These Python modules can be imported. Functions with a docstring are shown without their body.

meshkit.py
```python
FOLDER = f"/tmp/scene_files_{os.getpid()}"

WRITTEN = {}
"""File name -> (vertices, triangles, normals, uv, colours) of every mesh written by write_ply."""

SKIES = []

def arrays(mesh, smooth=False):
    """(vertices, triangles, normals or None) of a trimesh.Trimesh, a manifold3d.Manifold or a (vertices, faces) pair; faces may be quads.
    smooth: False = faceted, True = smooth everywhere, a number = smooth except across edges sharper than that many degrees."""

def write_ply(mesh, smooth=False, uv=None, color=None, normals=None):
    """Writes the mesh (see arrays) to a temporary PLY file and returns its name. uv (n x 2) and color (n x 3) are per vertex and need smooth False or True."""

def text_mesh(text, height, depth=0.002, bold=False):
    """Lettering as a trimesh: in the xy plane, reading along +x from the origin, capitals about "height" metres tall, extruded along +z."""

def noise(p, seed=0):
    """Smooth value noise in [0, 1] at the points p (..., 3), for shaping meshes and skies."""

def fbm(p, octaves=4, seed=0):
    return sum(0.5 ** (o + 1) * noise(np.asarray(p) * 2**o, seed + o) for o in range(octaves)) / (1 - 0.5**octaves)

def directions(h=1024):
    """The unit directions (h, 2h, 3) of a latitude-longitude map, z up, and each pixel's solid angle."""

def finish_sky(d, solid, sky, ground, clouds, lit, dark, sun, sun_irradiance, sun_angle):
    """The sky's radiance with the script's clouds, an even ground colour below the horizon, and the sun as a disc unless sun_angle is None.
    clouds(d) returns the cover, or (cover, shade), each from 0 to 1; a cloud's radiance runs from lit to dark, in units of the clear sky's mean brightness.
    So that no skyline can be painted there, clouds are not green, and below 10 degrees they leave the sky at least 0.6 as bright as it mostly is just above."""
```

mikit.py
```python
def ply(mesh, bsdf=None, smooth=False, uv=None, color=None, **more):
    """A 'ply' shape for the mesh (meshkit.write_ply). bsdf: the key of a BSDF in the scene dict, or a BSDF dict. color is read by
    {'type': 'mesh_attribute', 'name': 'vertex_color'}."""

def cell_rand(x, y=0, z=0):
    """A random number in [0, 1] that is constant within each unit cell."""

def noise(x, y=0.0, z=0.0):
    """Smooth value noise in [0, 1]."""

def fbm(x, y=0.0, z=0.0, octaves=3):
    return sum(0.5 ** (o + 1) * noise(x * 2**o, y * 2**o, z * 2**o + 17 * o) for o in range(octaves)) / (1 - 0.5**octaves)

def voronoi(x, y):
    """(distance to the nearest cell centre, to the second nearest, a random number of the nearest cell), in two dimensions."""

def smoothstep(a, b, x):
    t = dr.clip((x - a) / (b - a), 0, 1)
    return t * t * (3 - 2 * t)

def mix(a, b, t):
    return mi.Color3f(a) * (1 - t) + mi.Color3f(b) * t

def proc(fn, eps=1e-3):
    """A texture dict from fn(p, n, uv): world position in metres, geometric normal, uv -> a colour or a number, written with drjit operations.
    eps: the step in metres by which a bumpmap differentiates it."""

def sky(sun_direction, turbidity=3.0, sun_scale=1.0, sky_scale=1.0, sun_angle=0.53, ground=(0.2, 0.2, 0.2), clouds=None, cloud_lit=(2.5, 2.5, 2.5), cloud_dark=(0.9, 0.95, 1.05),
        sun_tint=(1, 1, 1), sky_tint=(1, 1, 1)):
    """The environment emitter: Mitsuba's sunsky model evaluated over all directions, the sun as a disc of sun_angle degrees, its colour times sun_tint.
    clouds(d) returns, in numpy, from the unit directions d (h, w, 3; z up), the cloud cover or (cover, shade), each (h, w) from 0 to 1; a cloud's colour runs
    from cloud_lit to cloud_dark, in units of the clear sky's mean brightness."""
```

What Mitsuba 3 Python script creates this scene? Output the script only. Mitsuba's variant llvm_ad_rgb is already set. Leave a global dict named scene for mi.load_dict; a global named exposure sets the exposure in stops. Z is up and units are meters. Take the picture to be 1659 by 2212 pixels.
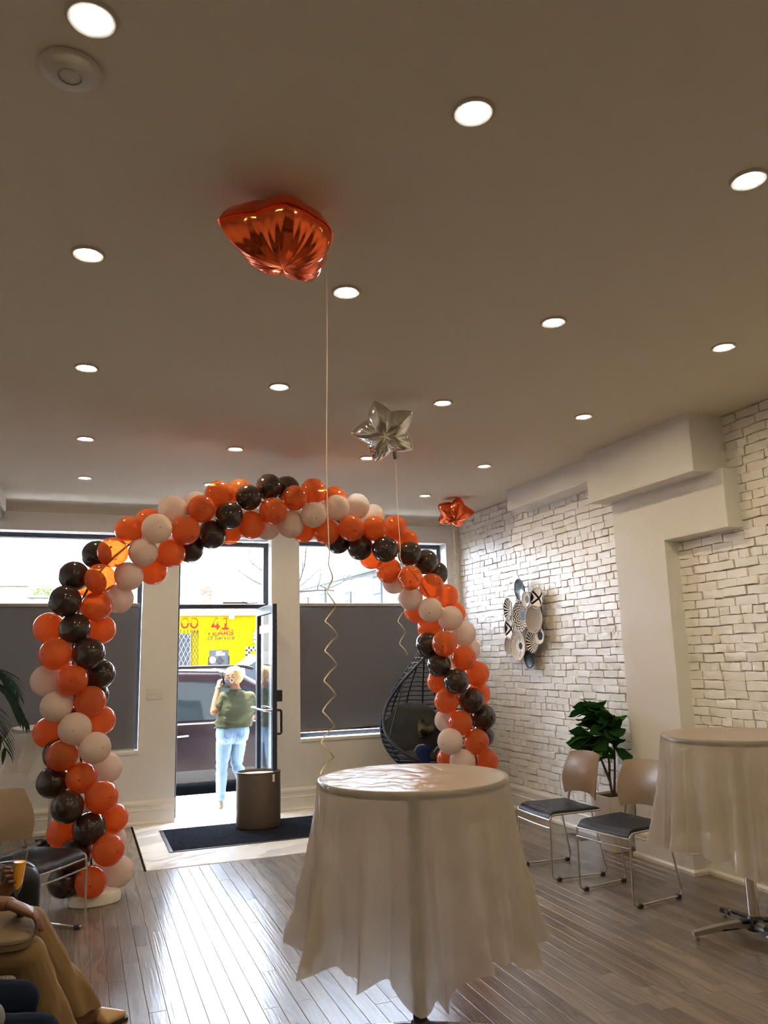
import math, random
import numpy as np, trimesh, shapely
import shapely.geometry as sg
import mitsuba as mi, drjit as dr
import manifold3d as m3
import mikit, meshkit
from mikit import ply, proc, noise, fbm, cell_rand, voronoi, smoothstep, mix
random.seed(7); rng = np.random.default_rng(7)
T = mi.ScalarTransform4f
PI = math.pi
scene, labels = {}, {}

# ---------------------------------------------------------------- camera, sky, exposure
EYE = np.array([0.0, 0.0, 1.6])
PITCH, YAW, ROLL, FPX = 0.183566, 0.365782, -0.026535, 1696.67
_f = np.array([math.sin(YAW) * math.cos(PITCH), math.cos(YAW) * math.cos(PITCH), math.sin(PITCH)])
_r = np.array([math.cos(YAW), -math.sin(YAW), 0.0]); _u = np.cross(_r, _f)
_u = -math.sin(ROLL) * _r + math.cos(ROLL) * _u
scene['camera'] = {'type': 'perspective', 'fov': math.degrees(2 * math.atan(829.5 / FPX)), 'fov_axis': 'x', 'near_clip': 0.05, 'far_clip': 500.0,
                   'to_world': T().look_at(origin=EYE.tolist(), target=(EYE + _f).tolist(), up=_u.tolist())}
exposure = 0.0
SKY = 1500.0
LAMP = 268.0
def clouds(d):
    n = meshkit.fbm(d * np.array([3.0, 3.0, 6.0]), 4, 3)
    return np.full(d.shape[:2], 0.93), 0.35 * n
scene['sky'] = mikit.sky((-0.12, 0.20, 0.97), turbidity=5.0, sun_scale=0.035 * SKY, sky_scale=0.1 * SKY, sun_angle=12.0, clouds=clouds, cloud_lit=(0.88, 1.0, 1.18), cloud_dark=(0.72, 0.83, 0.98), ground=(0.3, 0.3, 0.3))

# ---------------------------------------------------------------- helpers
def add(key, mesh, mat, smooth=False, **kw):
    assert key not in scene, key
    scene[key] = ply(mesh, mat, smooth, **kw); return key
_used = {}
def num(name):
    n = _used.get(name, 0); _used[name] = n + 1
    return name if n == 0 else f'{name}_{n:03d}'
def part(holder, name, mesh, mat, smooth=False, **kw):
    return add(num(holder + '__' + name), mesh, mat, smooth, **kw)
def tag(key, label, cat=None, group=None, kind=None):
    d = {}
    if label: d['label'] = label
    if cat: d['category'] = cat
    if group: d['group'] = group
    if kind: d['kind'] = kind
    labels[key] = d; return key
def struct(name, label): return tag(num(name), label, None, None, 'structure')

def box(x0, x1, y0, y1, z0, z1):
    b = trimesh.creation.box((x1 - x0, y1 - y0, z1 - z0)); b.apply_translation(((x0 + x1) / 2, (y0 + y1) / 2, (z0 + z1) / 2)); return b
def cbox(x0, x1, y0, y1, z0, z1, c=0.004):
    c = min(c, abs(x1 - x0) * .45, abs(y1 - y0) * .45, abs(z1 - z0) * .45); P = []
    for X, sx in ((x0, 1), (x1, -1)):
        for Y, sy in ((y0, 1), (y1, -1)):
            for Z, sz in ((z0, 1), (z1, -1)):
                P += [(X + sx * c, Y + sy * c, Z), (X + sx * c, Y, Z + sz * c), (X, Y + sy * c, Z + sz * c)]
    return trimesh.convex.convex_hull(np.array(P))
def cat(*ms): return trimesh.util.concatenate([m for m in ms])
def move(m, M):
    m = m.copy(); m.apply_transform(M); return m
def mat4(origin, x, y, z):
    M = np.eye(4); M[:3, 0], M[:3, 1], M[:3, 2], M[:3, 3] = x, y, z, origin; return M
def rotz(a, loc=(0, 0, 0)):
    return mat4(loc, (math.cos(a), math.sin(a), 0), (-math.sin(a), math.cos(a), 0), (0, 0, 1))
def frame_z(z, loc=(0, 0, 0), roll=0.0):
    z = np.asarray(z, float); z = z / np.linalg.norm(z)
    a = np.array([0, 0, 1.0]) if abs(z[2]) < .9 else np.array([1.0, 0, 0])
    x = np.cross(a, z); x /= np.linalg.norm(x); y = np.cross(z, x)
    c, s = math.cos(roll), math.sin(roll)
    return mat4(loc, c * x + s * y, -s * x + c * y, z)
def tube(pts, r, sides=8, closed=False, caps=True):
    p = np.asarray(pts, float); n = len(p); r = np.broadcast_to(np.asarray(r, float), (n,))
    if closed: t = np.roll(p, -1, 0) - np.roll(p, 1, 0)
    else: t = np.gradient(p, axis=0)
    t /= np.linalg.norm(t, axis=1, keepdims=True) + 1e-12
    a = np.cross(t[0], [0, 0, 1.0] if abs(t[0][2]) < .9 else [1.0, 0, 0]); a /= np.linalg.norm(a)
    A = []
    for i in range(n):
        a = a - t[i] * (a @ t[i]); a /= np.linalg.norm(a); A.append(a)
    A = np.array(A); B = np.cross(t, A); ang = np.arange(sides) * 2 * PI / sides
    v = (p[:, None] + r[:, None, None] * (np.cos(ang)[None, :, None] * A[:, None] + np.sin(ang)[None, :, None] * B[:, None])).reshape(-1, 3)
    F = []
    for i in range(n if closed else n - 1):
        for j in range(sides):
            a0, a1 = i * sides + j, i * sides + (j + 1) % sides
            k = (i + 1) % n; b0, b1 = k * sides + j, k * sides + (j + 1) % sides
            F += [(a0, a1, b1), (a0, b1, b0)]
    if caps and not closed:
        c0 = len(v); v = np.vstack([v, p[0], p[-1]])
        for j in range(sides):
            F += [(c0, (j + 1) % sides, j), (c0 + 1, (n - 1) * sides + j, (n - 1) * sides + (j + 1) % sides)]
    return trimesh.Trimesh(v, np.array(F), process=False)
def bend(pts, r=0.03, n=5):
    """polyline with rounded corners"""
    p = [np.asarray(q, float) for q in pts]; out = [p[0]]
    for a, b, c in zip(p[:-2], p[1:-1], p[2:]):
        u = (a - b); w = (c - b); lu, lw = np.linalg.norm(u), np.linalg.norm(w); k = min(r, lu * .45, lw * .45)
        s, e = b + u / lu * k, b + w / lw * k
        for t in np.linspace(0, 1, n): out.append((1 - t) ** 2 * s + 2 * t * (1 - t) * b + t * t * e)
    out.append(p[-1]); return np.array(out)
def lathe(prof, n=32, sx=1.0, sy=1.0):
    """prof: list of (r, z) from the bottom to the top, r = 0 closes"""
    V, F = [], []; rows = []
    ang = np.arange(n) * 2 * PI / n
    for r, z in prof:
        if r < 1e-7: rows.append([len(V)]); V.append((0, 0, z))
        else:
            rows.append(list(range(len(V), len(V) + n))); V += [(r * math.cos(a) * sx, r * math.sin(a) * sy, z) for a in ang]
    for a, b in zip(rows[:-1], rows[1:]):
        for j in range(n):
            k = (j + 1) % n
            if len(a) == 1 and len(b) > 1: F.append((a[0], b[k], b[j]))
            elif len(b) == 1 and len(a) > 1: F.append((a[j], a[k], b[0]))
            elif len(a) > 1: F += [(a[j], a[k], b[k]), (a[j], b[k], b[j])]
    return trimesh.Trimesh(np.array(V, float), np.array(F), process=False)
def grid_mesh(P, wrap_u=False):
    """P (nu, nv, 3)"""
    nu, nv = P.shape[:2]; F = []
    for i in range(nu if wrap_u else nu - 1):
        k = (i + 1) % nu
        for j in range(nv - 1):
            F += [(i * nv + j, k * nv + j, k * nv + j + 1), (i * nv + j, k * nv + j + 1, i * nv + j + 1)]
    return trimesh.Trimesh(P.reshape(-1, 3), np.array(F), process=False)
def shell(P, Q):
    """closed slab between two grids of the same shape"""
    nu, nv = P.shape[:2]; a, b = grid_mesh(P), grid_mesh(Q); b.invert()
    o = nu * nv; F = [np.array(a.faces), np.array(b.faces) + o]; e = []
    rim = [(i, 0) for i in range(nu)] + [(nu - 1, j) for j in range(1, nv)] + [(i, nv - 1) for i in range(nu - 2, -1, -1)] + [(0, j) for j in range(nv - 2, 0, -1)]
    ids = [i * nv + j for i, j in rim]
    for s, t in zip(ids, ids[1:] + ids[:1]): e += [(s, s + o, t + o), (s, t + o, t)]
    m = trimesh.Trimesh(np.vstack([P.reshape(-1, 3), Q.reshape(-1, 3)]), np.vstack(F + [np.array(e)]), process=False)
    m.fix_normals(); return m
def extr(poly, a, b, axis='y'):
    """polygon in (x, z) extruded along y, or in (x, y) along z, or in (y, z) along x"""
    m = trimesh.util.concatenate([trimesh.creation.extrude_polygon(g, b - a, engine='earcut') for g in getattr(poly, 'geoms', [poly])])
    v = np.array(m.vertices)
    if axis == 'y': v = np.stack([v[:, 0], v[:, 2] + a, v[:, 1]], 1)
    elif axis == 'x': v = np.stack([v[:, 2] + a, v[:, 0], v[:, 1]], 1)
    else: v = v + [0, 0, a]
    m = trimesh.Trimesh(v, m.faces, process=False); m.fix_normals(); return m
def sphere(c, r, sub=2, sc=(1, 1, 1)):
    s = trimesh.creation.icosphere(subdivisions=sub, radius=r); s.apply_scale(sc); s.apply_translation(c); return s
def to_manifold(m): return m3.Manifold(m3.Mesh(vert_properties=np.asarray(m.vertices, np.float32), tri_verts=np.asarray(m.faces, np.uint32)))
def to_trimesh(M):
    k = M.to_mesh(); return trimesh.Trimesh(np.array(k.vert_properties[:, :3], float), np.array(k.tri_verts, int), process=False)
def ball(c, r, n=16): return m3.Manifold.sphere(float(r), n).translate(tuple(float(x) for x in c))
def bone(*cr): return m3.Manifold.batch_hull([ball(c, r) for c, r in cr])
def blend(bones, length=0.02, it=10):
    M = m3.Manifold.batch_boolean(bones, m3.OpType.Add).refine_to_length(length)
    t = to_trimesh(M); t.merge_vertices()
    if it: trimesh.smoothing.filter_taubin(t, lamb=0.5, nu=0.52, iterations=it)
    return t
def V(*a): return np.array(a, float)

# ---------------------------------------------------------------- materials
def rgb(*c): return {'type': 'rgb', 'value': list(c)}
def prin(name, c, rough=.5, two=True, **kw):
    b = {'type': 'principled', 'base_color': c if isinstance(c, dict) else rgb(*c), 'roughness': rough, **kw}
    scene[name] = {'type': 'twosided', 'bsdf': b} if two else b; return name
def diff(name, c): scene[name] = {'type': 'twosided', 'bsdf': {'type': 'diffuse', 'reflectance': c if isinstance(c, dict) else rgb(*c)}}; return name
def bumped(name, inner, fn, eps=1e-3, scale=1.0):
    scene[name] = {'type': 'twosided', 'bsdf': {'type': 'bumpmap', 'arbitrary': proc(fn, eps), 'scale': scale, 'bsdf': inner}}; return name

prin('m_ceiling', (.64, .585, .49), .8)
prin('m_wall', (.74, .745, .74), .7)
prin('m_trim', (.80, .79, .77), .4)
def brick_h(p, n, uv): return 0.0042 * fbm(p.x * 27, p.y * 27, p.z * 27, 3) + 0.0012 * noise(p.x * 150, p.y * 150, p.z * 150)
bumped('m_brick', {'type': 'principled', 'base_color': rgb(.80, .79, .765), 'roughness': .45}, brick_h, 2e-3)
def mortar_c(p, n, uv): return mix((.76, .74, .71), (.34, .27, .22), smoothstep(.60, .80, fbm(p.y * 9, p.z * 14, p.x * 9, 3)))
diff('m_mortar', proc(mortar_c))
def plank_fn(tone, off):
    def f(p, n, uv):
        w = fbm(p.x * 9 + off, p.y * 1.3 + off * 3, 0.0, 3)
        ring = noise((p.x + .05 * w) * 120 + w * 14, p.y * 2.4 + off * 7)
        fine = noise(p.x * 420, p.y * 14, off)
        g = .55 * ring + .25 * fine + .2 * w
        return mix((.058, .043, .030), (.165, .125, .087), g) * tone
    return f
for i, t in enumerate((.8, .93, 1.05, 1.2)):
    def ph(p, n, uv, off=i * 3.7):
        return 0.00035 * noise(p.x * 150, p.y * 5, off) + .0012 * fbm(p.x * 7 + off, p.y * 2, 0.0, 2)
    bumped(f'm_plank{i}', {'type': 'principled', 'base_color': proc(plank_fn(t, i * 3.7)), 'roughness': .27, 'specular': .6}, ph, 2e-3)
diff('m_subfloor', (.02, .016, .013))
def marble_c(p, n, uv):
    w = fbm(p.x * 3, p.y * 3, 1.0, 3); v = fbm(p.x * 3.5 - p.y * 5 + 2.2 * w, p.y * 2.2 + w, 2.0, 4)
    return mix((.80, .79, .78), (.50, .46, .43), smoothstep(.47, .62, v) * .75)
prin('m_marble', proc(marble_c), .16)
def mat_c(p, n, uv): return mix((.006, .007, .010), (.05, .055, .065), smoothstep(.5, .9, noise(p.x * 260, p.y * 260)) )
diff('m_mat', proc(mat_c))
prin('m_rubber', (.012, .012, .013), .5)
prin('m_frame', (.016, .022, .034), .35)
prin('m_chrome', (.72, .70, .68), .14, metallic=1.0)
prin('m_nickel', (.45, .44, .43), .3, metallic=1.0)
prin('m_blackmetal', (.012, .012, .014), .3)
prin('m_blackleather', (.006, .006, .008), .42, specular=.28)
prin('m_tanplastic', (.25, .18, .115), .30)
def shade_c(p, n, uv): return mix((.125, .125, .13), (.165, .165, .17), noise(p.x * 420, p.y * 420, p.z * 420))
diff('m_shade', proc(shade_c))
scene['m_pane'] = {'type': 'thindielectric', 'int_ior': 1.5}
scene['m_tintpane'] = {'type': 'thindielectric', 'int_ior': 1.5, 'specular_transmittance': rgb(.80, .93, .95)}
def thin(name, c, dt, st=0.0, rough=.3, **kw): scene[name] = {'type': 'principledthin', 'base_color': rgb(*c), 'roughness': rough, 'spec_trans': st, 'diff_trans': dt, 'eta': 1.5, **kw}; return name
thin('m_balloon_orange', (.98, .315, .10), 1.0, .50, .035)
thin('m_balloon_white', (.86, .74, .68), .75, .0, .09)
prin('m_balloon_brown', (.028, .017, .013), .12, specular=.6)
prin('m_tip_orange', (.40, .03, .004), .4)
prin('m_tip_white', (.55, .42, .36), .4)
prin('m_tip_brown', (.012, .008, .007), .4)
prin('m_foil_orange', (.95, .16, .05), .13, metallic=1.0)
prin('m_foil_silver', (.80, .80, .78), .14, metallic=1.0)
prin('m_ribbon', (.78, .72, .60), .35)
def cloth_h(p, n, uv):
    a = dr.abs(noise(p.x * 7 + p.z * 3, p.y * 7, p.z * 6) - .5); b = dr.abs(noise(p.x * 17, p.y * 17 + p.z * 9, p.z * 12) - .5)
    return .008 * dr.sqrt(a + .002) + .0028 * dr.sqrt(b + .002)
scene['m_cloth'] = {'type': 'bumpmap', 'arbitrary': proc(cloth_h, 2e-3), 'scale': 1.0, 'bsdf': {'type': 'principledthin', 'base_color': rgb(.84, .79, .73), 'roughness': .24, 'spec_trans': .56, 'diff_trans': 1.05, 'eta': 1.3}}
prin('m_white', (.80, .80, .78), .4)
prin('m_whiteplastic', (.74, .73, .71), .35)
scene['m_lens'] = {'type': 'diffuse', 'reflectance': rgb(.8, .8, .8)}
diff('m_skin_brown', (.15, .078, .05)); prin('m_skin_dark', (.145, .062, .036), .45); prin('m_nail', (.50, .25, .17), .3)
prin('m_hair_blond', (.26, .165, .075), .7, specular=.2); prin('m_hair_black', (.012, .010, .009), .6)

# ---------------------------------------------------------------- the room: x right along the front wall, y towards the street
W, WT, H = 8.72, 0.30, 3.284          # inner face of the front wall, its thickness, ceiling height
XL, XR, YB = -2.3, 4.33, -5.0         # left wall, brick wall, back wall
k = struct('floor', 'grey-brown oak plank floor of the room')
FX0, FX1, FY0, FY1 = XL, XR, YB, W + .30
add(k, box(FX0, FX1, FY0, FY1, -.14, -.012), 'm_subfloor')
MARB = (.54, 2.62, 6.83, W + .32)      # marble entrance slab
strip = .083; planks = []; prng = random.Random(11)
nx = int((FX1 - FX0) / strip) + 1
for i in range(nx):
    x0 = FX0 + i * strip; x1 = min(x0 + strip, FX1); y = .9 - prng.random() * .9
    while y < W:
        L = prng.choice((.45, .7, .9, 1.1, 1.3)) * prng.uniform(.85, 1.15); y1 = min(y + L, W)
        a, b = y, y1
        if x1 > MARB[0] and x0 < MARB[1]: b = min(b, MARB[2])
        if b - a > .06 and x1 - x0 > .02: planks.append((x0, x1, a, b))
        y = y1
def pix(p):
    d = np.asarray(p, float) - EYE; w = d @ _f
    return (829.5 + FPX * (d @ _r) / w, 1106 - FPX * (d @ _u) / w) if w > .1 else (1e6, 1e6)
def plank_mesh(x0, x1, y0, y1, r):
    g = .0005; c = .0010; z = r.uniform(-.0003, .0003)
    return cbox(x0 + g, x1 - g, y0 + g, y1 - g, -.012, z, c)
near = []; far = {}
def plank_key(q):
    px, py = pix(((q[0] + q[1]) / 2, (q[2] + q[3]) / 2, 0))
    seen = -60 < px < 1720 and 1500 < py < 2280
    return (0 if seen else 1, math.hypot((q[0] + q[1]) / 2, (q[2] + q[3]) / 2) - (q[3] - q[2]))
planks.sort(key=plank_key)
for n, q in enumerate(planks):
    m = plank_mesh(*q, prng); v = prng.randrange(4)
    if n < 298: part('floor', 'plank', m, f'm_plank{v}')
    else: far.setdefault(0, []).append(m)
tag(part('floor', 'far_planks', cat(*far[0]), 'm_plank1'), 'remaining planks of the oak floor', None, None, 'stuff')
part('floor', 'rear_boards', box(XL, XR, YB, .0, -.012, 0), 'm_plank2')
kk = part('floor', 'marble_slab', cbox(MARB[0], MARB[1], MARB[2], MARB[3], -.02, .004, .003), 'm_marble'); tag(kk, 'pale veined marble slab inside the entrance')

k = struct('ceiling', 'plain painted ceiling with recessed downlights')
add(k, box(XL - .2, XR + .3, YB - .2, W + .05, H, H + .15), 'm_ceiling')
cove = sg.Polygon([(W, H), (W - .11, H), (W - .085, H - .006), (W - .05, H - .022), (W - .022, H - .05), (W - .006, H - .085), (W, H - .11)])
part('ceiling', 'cove', extr(cove, XL, XR - .1, 'x'), 'm_ceiling', 30)

k = struct('wall_front', 'white painted shopfront wall with a door and two large windows')
WIN1, DOOR, WIN2 = (-2.05, .575, .70, 2.985), (.945, 1.96, -.02, 2.972), (2.285, 4.146, .715, 2.972)
wall = sg.box(XL - .2, -.14, XR + .3, H + .15)
for a in (WIN1, DOOR, WIN2): wall = wall.difference(sg.box(a[0], a[2], a[1], a[3]))
add(k, extr(wall, W, W + WT, 'y'), 'm_wall')
k = struct('wall_right', 'white painted brick side wall')
add(k, box(XR + .016, XR + .3, YB, W + .2, -.14, H + .1), 'm_mortar')
k = struct('wall_left', 'plain white side wall'); add(k, box(XL - .2, XL, YB, W, -.14, H + .1), 'm_wall')
k = struct('wall_back', 'plain white back wall'); add(k, box(XL - .2, XR + .3, YB - .2, YB, -.14, H + .1), 'm_wall')

# bricks: (y0, y1, z0, z1) on the right wall
brng = random.Random(5)
def brick_mesh(y0, y1, z0, z1, x, r, n=(7, 4), face=-1):
    g = .0019
    y0, y1, z0, z1 = y0 + 1.6 * g * r.uniform(.3, 1.3), y1 - 1.6 * g * r.uniform(.3, 1.3), z0 + g * r.uniform(.3, 1.2), z1 - g * r.uniform(.3, 1.2)
    ins = .0035; ed = [r.choice((-.002, -.007, -.014)) for _ in range(4)]; ed[0] = r.choice((-.010, -.016)); ed[2] = r.choice((-.006, -.012, -.018))
    us = np.r_[y0, np.linspace(y0 + ins, y1 - ins, n[0] - 2), y1]; vs = np.r_[z0, np.linspace(z0 + ins, z1 - ins, n[1] - 2), z1]
    P = np.zeros((n[0], n[1], 3)); out = r.uniform(-.004, .004); ti, tj = r.uniform(-.003, .003), r.uniform(-.003, .003)
    for i, u in enumerate(us):
        for j, w in enumerate(vs):
            edge = i in (0, n[0] - 1) or j in (0, n[1] - 1)
            e_ = ed[0] if i == 0 else ed[1] if i == n[0] - 1 else ed[2] if j == 0 else ed[3]
            if edge: e_ = min(0.0, e_ * r.choice((.15, .6, 1.0, 1.1)) - .001)
            d = e_ if edge else out + r.uniform(-.0022, .0022) + .6 * ti * (2 * i / (n[0] - 1) - 1) + tj * (2 * j / (n[1] - 1) - 1)
            q_ = .0016 * math.sin(u * 9.1 + 40 * math.sin(round(w / .0655) * 1.7)) + .0012 * math.sin(u * 31 + w * 11)
            P[i, j] = (x + face * d, u + r.uniform(-.0040, .0040), w + q_ + r.uniform(-.0034, .0034))
    m = grid_mesh(P)
    if face < 0: m.invert()
    return m
PIL = (4.20, 4.885, 5.50)              # pillar: front face x, near and far y
def hidden(y0, y1, z0, z1):
    if z1 < .19 and not (y0 < PIL[2] and y1 > PIL[1]): return True
    if y0 > PIL[1] + .02 and y1 < PIL[2] - .02: return True
    if y0 > 4.24 and y1 < 5.48 and z0 > 2.46: return True
    if y0 > 5.5 and y1 < 7.08 and z0 > 3.09: return True
    return False
bricks = []; bh = .0655; row = 0; z = .0
while z < H - .01:
    header = row % 6 == 4; L = .102 if header else .204; y = 2.0 - brng.random() * .05 - (L / 2 if row % 2 else 0); z1 = min(z + bh, H - .002)
    while y < W - .03:
        y1 = min(y + L * brng.uniform(.94, 1.06), W - .002)
        zz = brng.uniform(-.004, .004)
        if not hidden(y, y1, z, z1): bricks.append((y, y1, z + (zz if row else 0), min(z1 + zz, H)))
        y = y1
    z = z1; row += 1
def bkey(q):
    px, py = pix((XR, (q[0] + q[1]) / 2, (q[2] + q[3]) / 2)); seen = -20 < px < 1700 and 860 < py < 1780
    if py > 1585 and px > 1420: seen = False
    return (0 if seen else 1, q[0] - 4 * (q[1] - q[0]))
bricks.sort(key=bkey); rest = []
for n, q in enumerate(bricks):
    m = brick_mesh(*q, XR, brng)
    if n < 298: part('wall_right', 'brick', m, 'm_brick', 42)
    else: rest.append(m)
tag(part('wall_right', 'far_bricks', cat(*rest), 'm_brick', 42), 'remaining painted bricks of the side wall', None, None, 'stuff')
# the brick return at the corner of the front wall
z = .30; row = 0; strip_m = []
while z < H - .12:
    L = .1 if row % 2 else .055
    for a, b in ((4.222, 4.222 + L), (4.222 + L, 4.33)):
        m = brick_mesh(a, b, z, z + bh, W - .002, brng, (4, 4))
        v = np.array(m.vertices); m = trimesh.Trimesh(np.stack([v[:, 1], v[:, 0], v[:, 2]], 1), np.array(m.faces)[:, ::-1], process=False)
        if a < 4.3 and b - a > .03: part('wall_front', 'brick', m, 'm_brick', 42)
    z += bh; row += 1
tag(part('wall_right', 'plain_upper_wall', box(XR, XR + .02, YB, 1.95, 0, H), 'm_wall'), 'plain painted stretch of the side wall')

# pillar, soffits and their steps along the brick wall
k = struct('pillar', 'plain plastered pillar standing before the brick side wall')
add(k, cbox(PIL[0], XR + .05, PIL[1], PIL[2], -.01, 2.86, .004), 'm_wall')
k = struct('soffit', 'boxed ceiling soffit above the pillar'); add(k, cbox(4.02, XR + .05, 4.31, 5.575, 2.855, H + .02, .004), 'm_wall')
k = struct('soffit', 'lower boxed step beneath the soffit beside the pillar'); add(k, cbox(PIL[0], XR + .05, 4.225, PIL[1] + .02, 2.44, 2.87, .004), 'm_wall')
k = struct('soffit', 'shallow boxed soffit along the brick wall near the window'); add(k, cbox(4.095, XR + .05, 5.57, 7.08, 3.075, H + .02, .004), 'm_wall')
k = struct('soffit', 'boxed soffit on the left by the large window'); add(k, cbox(XL - .05, -.79, W - .9, W + .02, 3.17, H + .02, .004), 'm_wall')

def baseboard(label, path, name, h=.24, mirror=False):
    """moulded board along a polyline on the floor, standing out to the left of the direction of travel"""
    k = struct(name, label)
    prof = [(0, 0), (.034, 0), (.034, .022), (.026, .034), (.017, .036), (.017, .135), (.022, .140), (.022, .148), (.015, .154), (.015, h - .055), (.021, h - .05), (.023, h - .03), (.016, h - .012), (.010, h), (0, h)]
    P = [V(*q) for q in path]; rows = []
    for i, q in enumerate(P):
        d0 = P[i] - P[i - 1] if i else P[1] - P[0]; d1 = P[i + 1] - P[i] if i < len(P) - 1 else d0
        d0, d1 = d0 / np.linalg.norm(d0), d1 / np.linalg.norm(d1)
        n0, n1 = V(-d0[1], d0[0]), V(-d1[1], d1[0]); b = n0 + n1; b /= (b @ n0)
        rows.append([(q[0] + b[0] * a, q[1] + b[1] * a, z) for a, z in prof])
    m = grid_mesh(np.array(rows)); m.invert()
    ends = []
    for r, s in ((rows[0], 1), (rows[-1], -1)):
        F = [(0, i, i + 1)[::s] for i in range(1, len(r) - 1)]; ends.append(trimesh.Trimesh(np.array(r), np.array(F), process=False))
    add(k, cat(m, *ends), 'm_trim'); return k
baseboard('white moulded baseboard under the left window', [(DOOR[0] + .004, W), (XL, W)], 'baseboard_front')
baseboard('white moulded baseboard under the right window', [(XR - .11, W), (DOOR[1] - .004, W)], 'baseboard_front')
baseboard('white moulded baseboard below the brick wall by the window', [(XR + .01, PIL[2] + .02), (XR + .01, W - .03)], 'baseboard_right', .25)
baseboard('white moulded baseboard wrapped around the pillar', [(XR + .01, PIL[1]), (PIL[0], PIL[1]), (PIL[0], PIL[2]), (XR + .01, PIL[2])], 'baseboard_right', .21)
baseboard('white moulded baseboard below the near brick wall', [(XR + .01, 1.0), (XR + .01, PIL[1] - .04)], 'baseboard_right', .21)

# ---------------------------------------------------------------- windows, door, shades
FY = W + .235                          # plane of the glazing
def frame_bars(x0, x1, z0, z1, t, d=.05, y=FY):
    return cat(cbox(x0, x0 + t, y - d, y + d, z0, z1, .003), cbox(x1 - t, x1, y - d, y + d, z0, z1, .003), cbox(x0 + t, x1 - t, y - d, y + d, z0, z0 + t, .003), cbox(x0 + t, x1 - t, y - d, y + d, z1 - t, z1, .003))
def pane_sheet(x0, x1, z0, z1, y): return trimesh.Trimesh([(x0, y, z0), (x1, y, z0), (x1, y, z1), (x0, y, z1)], [(0, 1, 2), (0, 2, 3)], process=False)
def window(nm, label, o, sill_label):
    k = struct(nm, label); x0, x1, z0, z1 = o
    part(k, 'frame', frame_bars(x0, x1, z0 + .03, z1, .045), 'm_frame')
    part(k, 'pane', pane_sheet(x0 + .045, x1 - .045, z0 + .075, z1 - .045, FY), 'm_pane')
    part(k, 'sill', cbox(x0 - .001, x1 + .001, W - .012, FY + .05, z0 - .004, z0 + .03, .004), 'm_trim')
window('window_1', 'large dark framed window on the left', WIN1, '')
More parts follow.
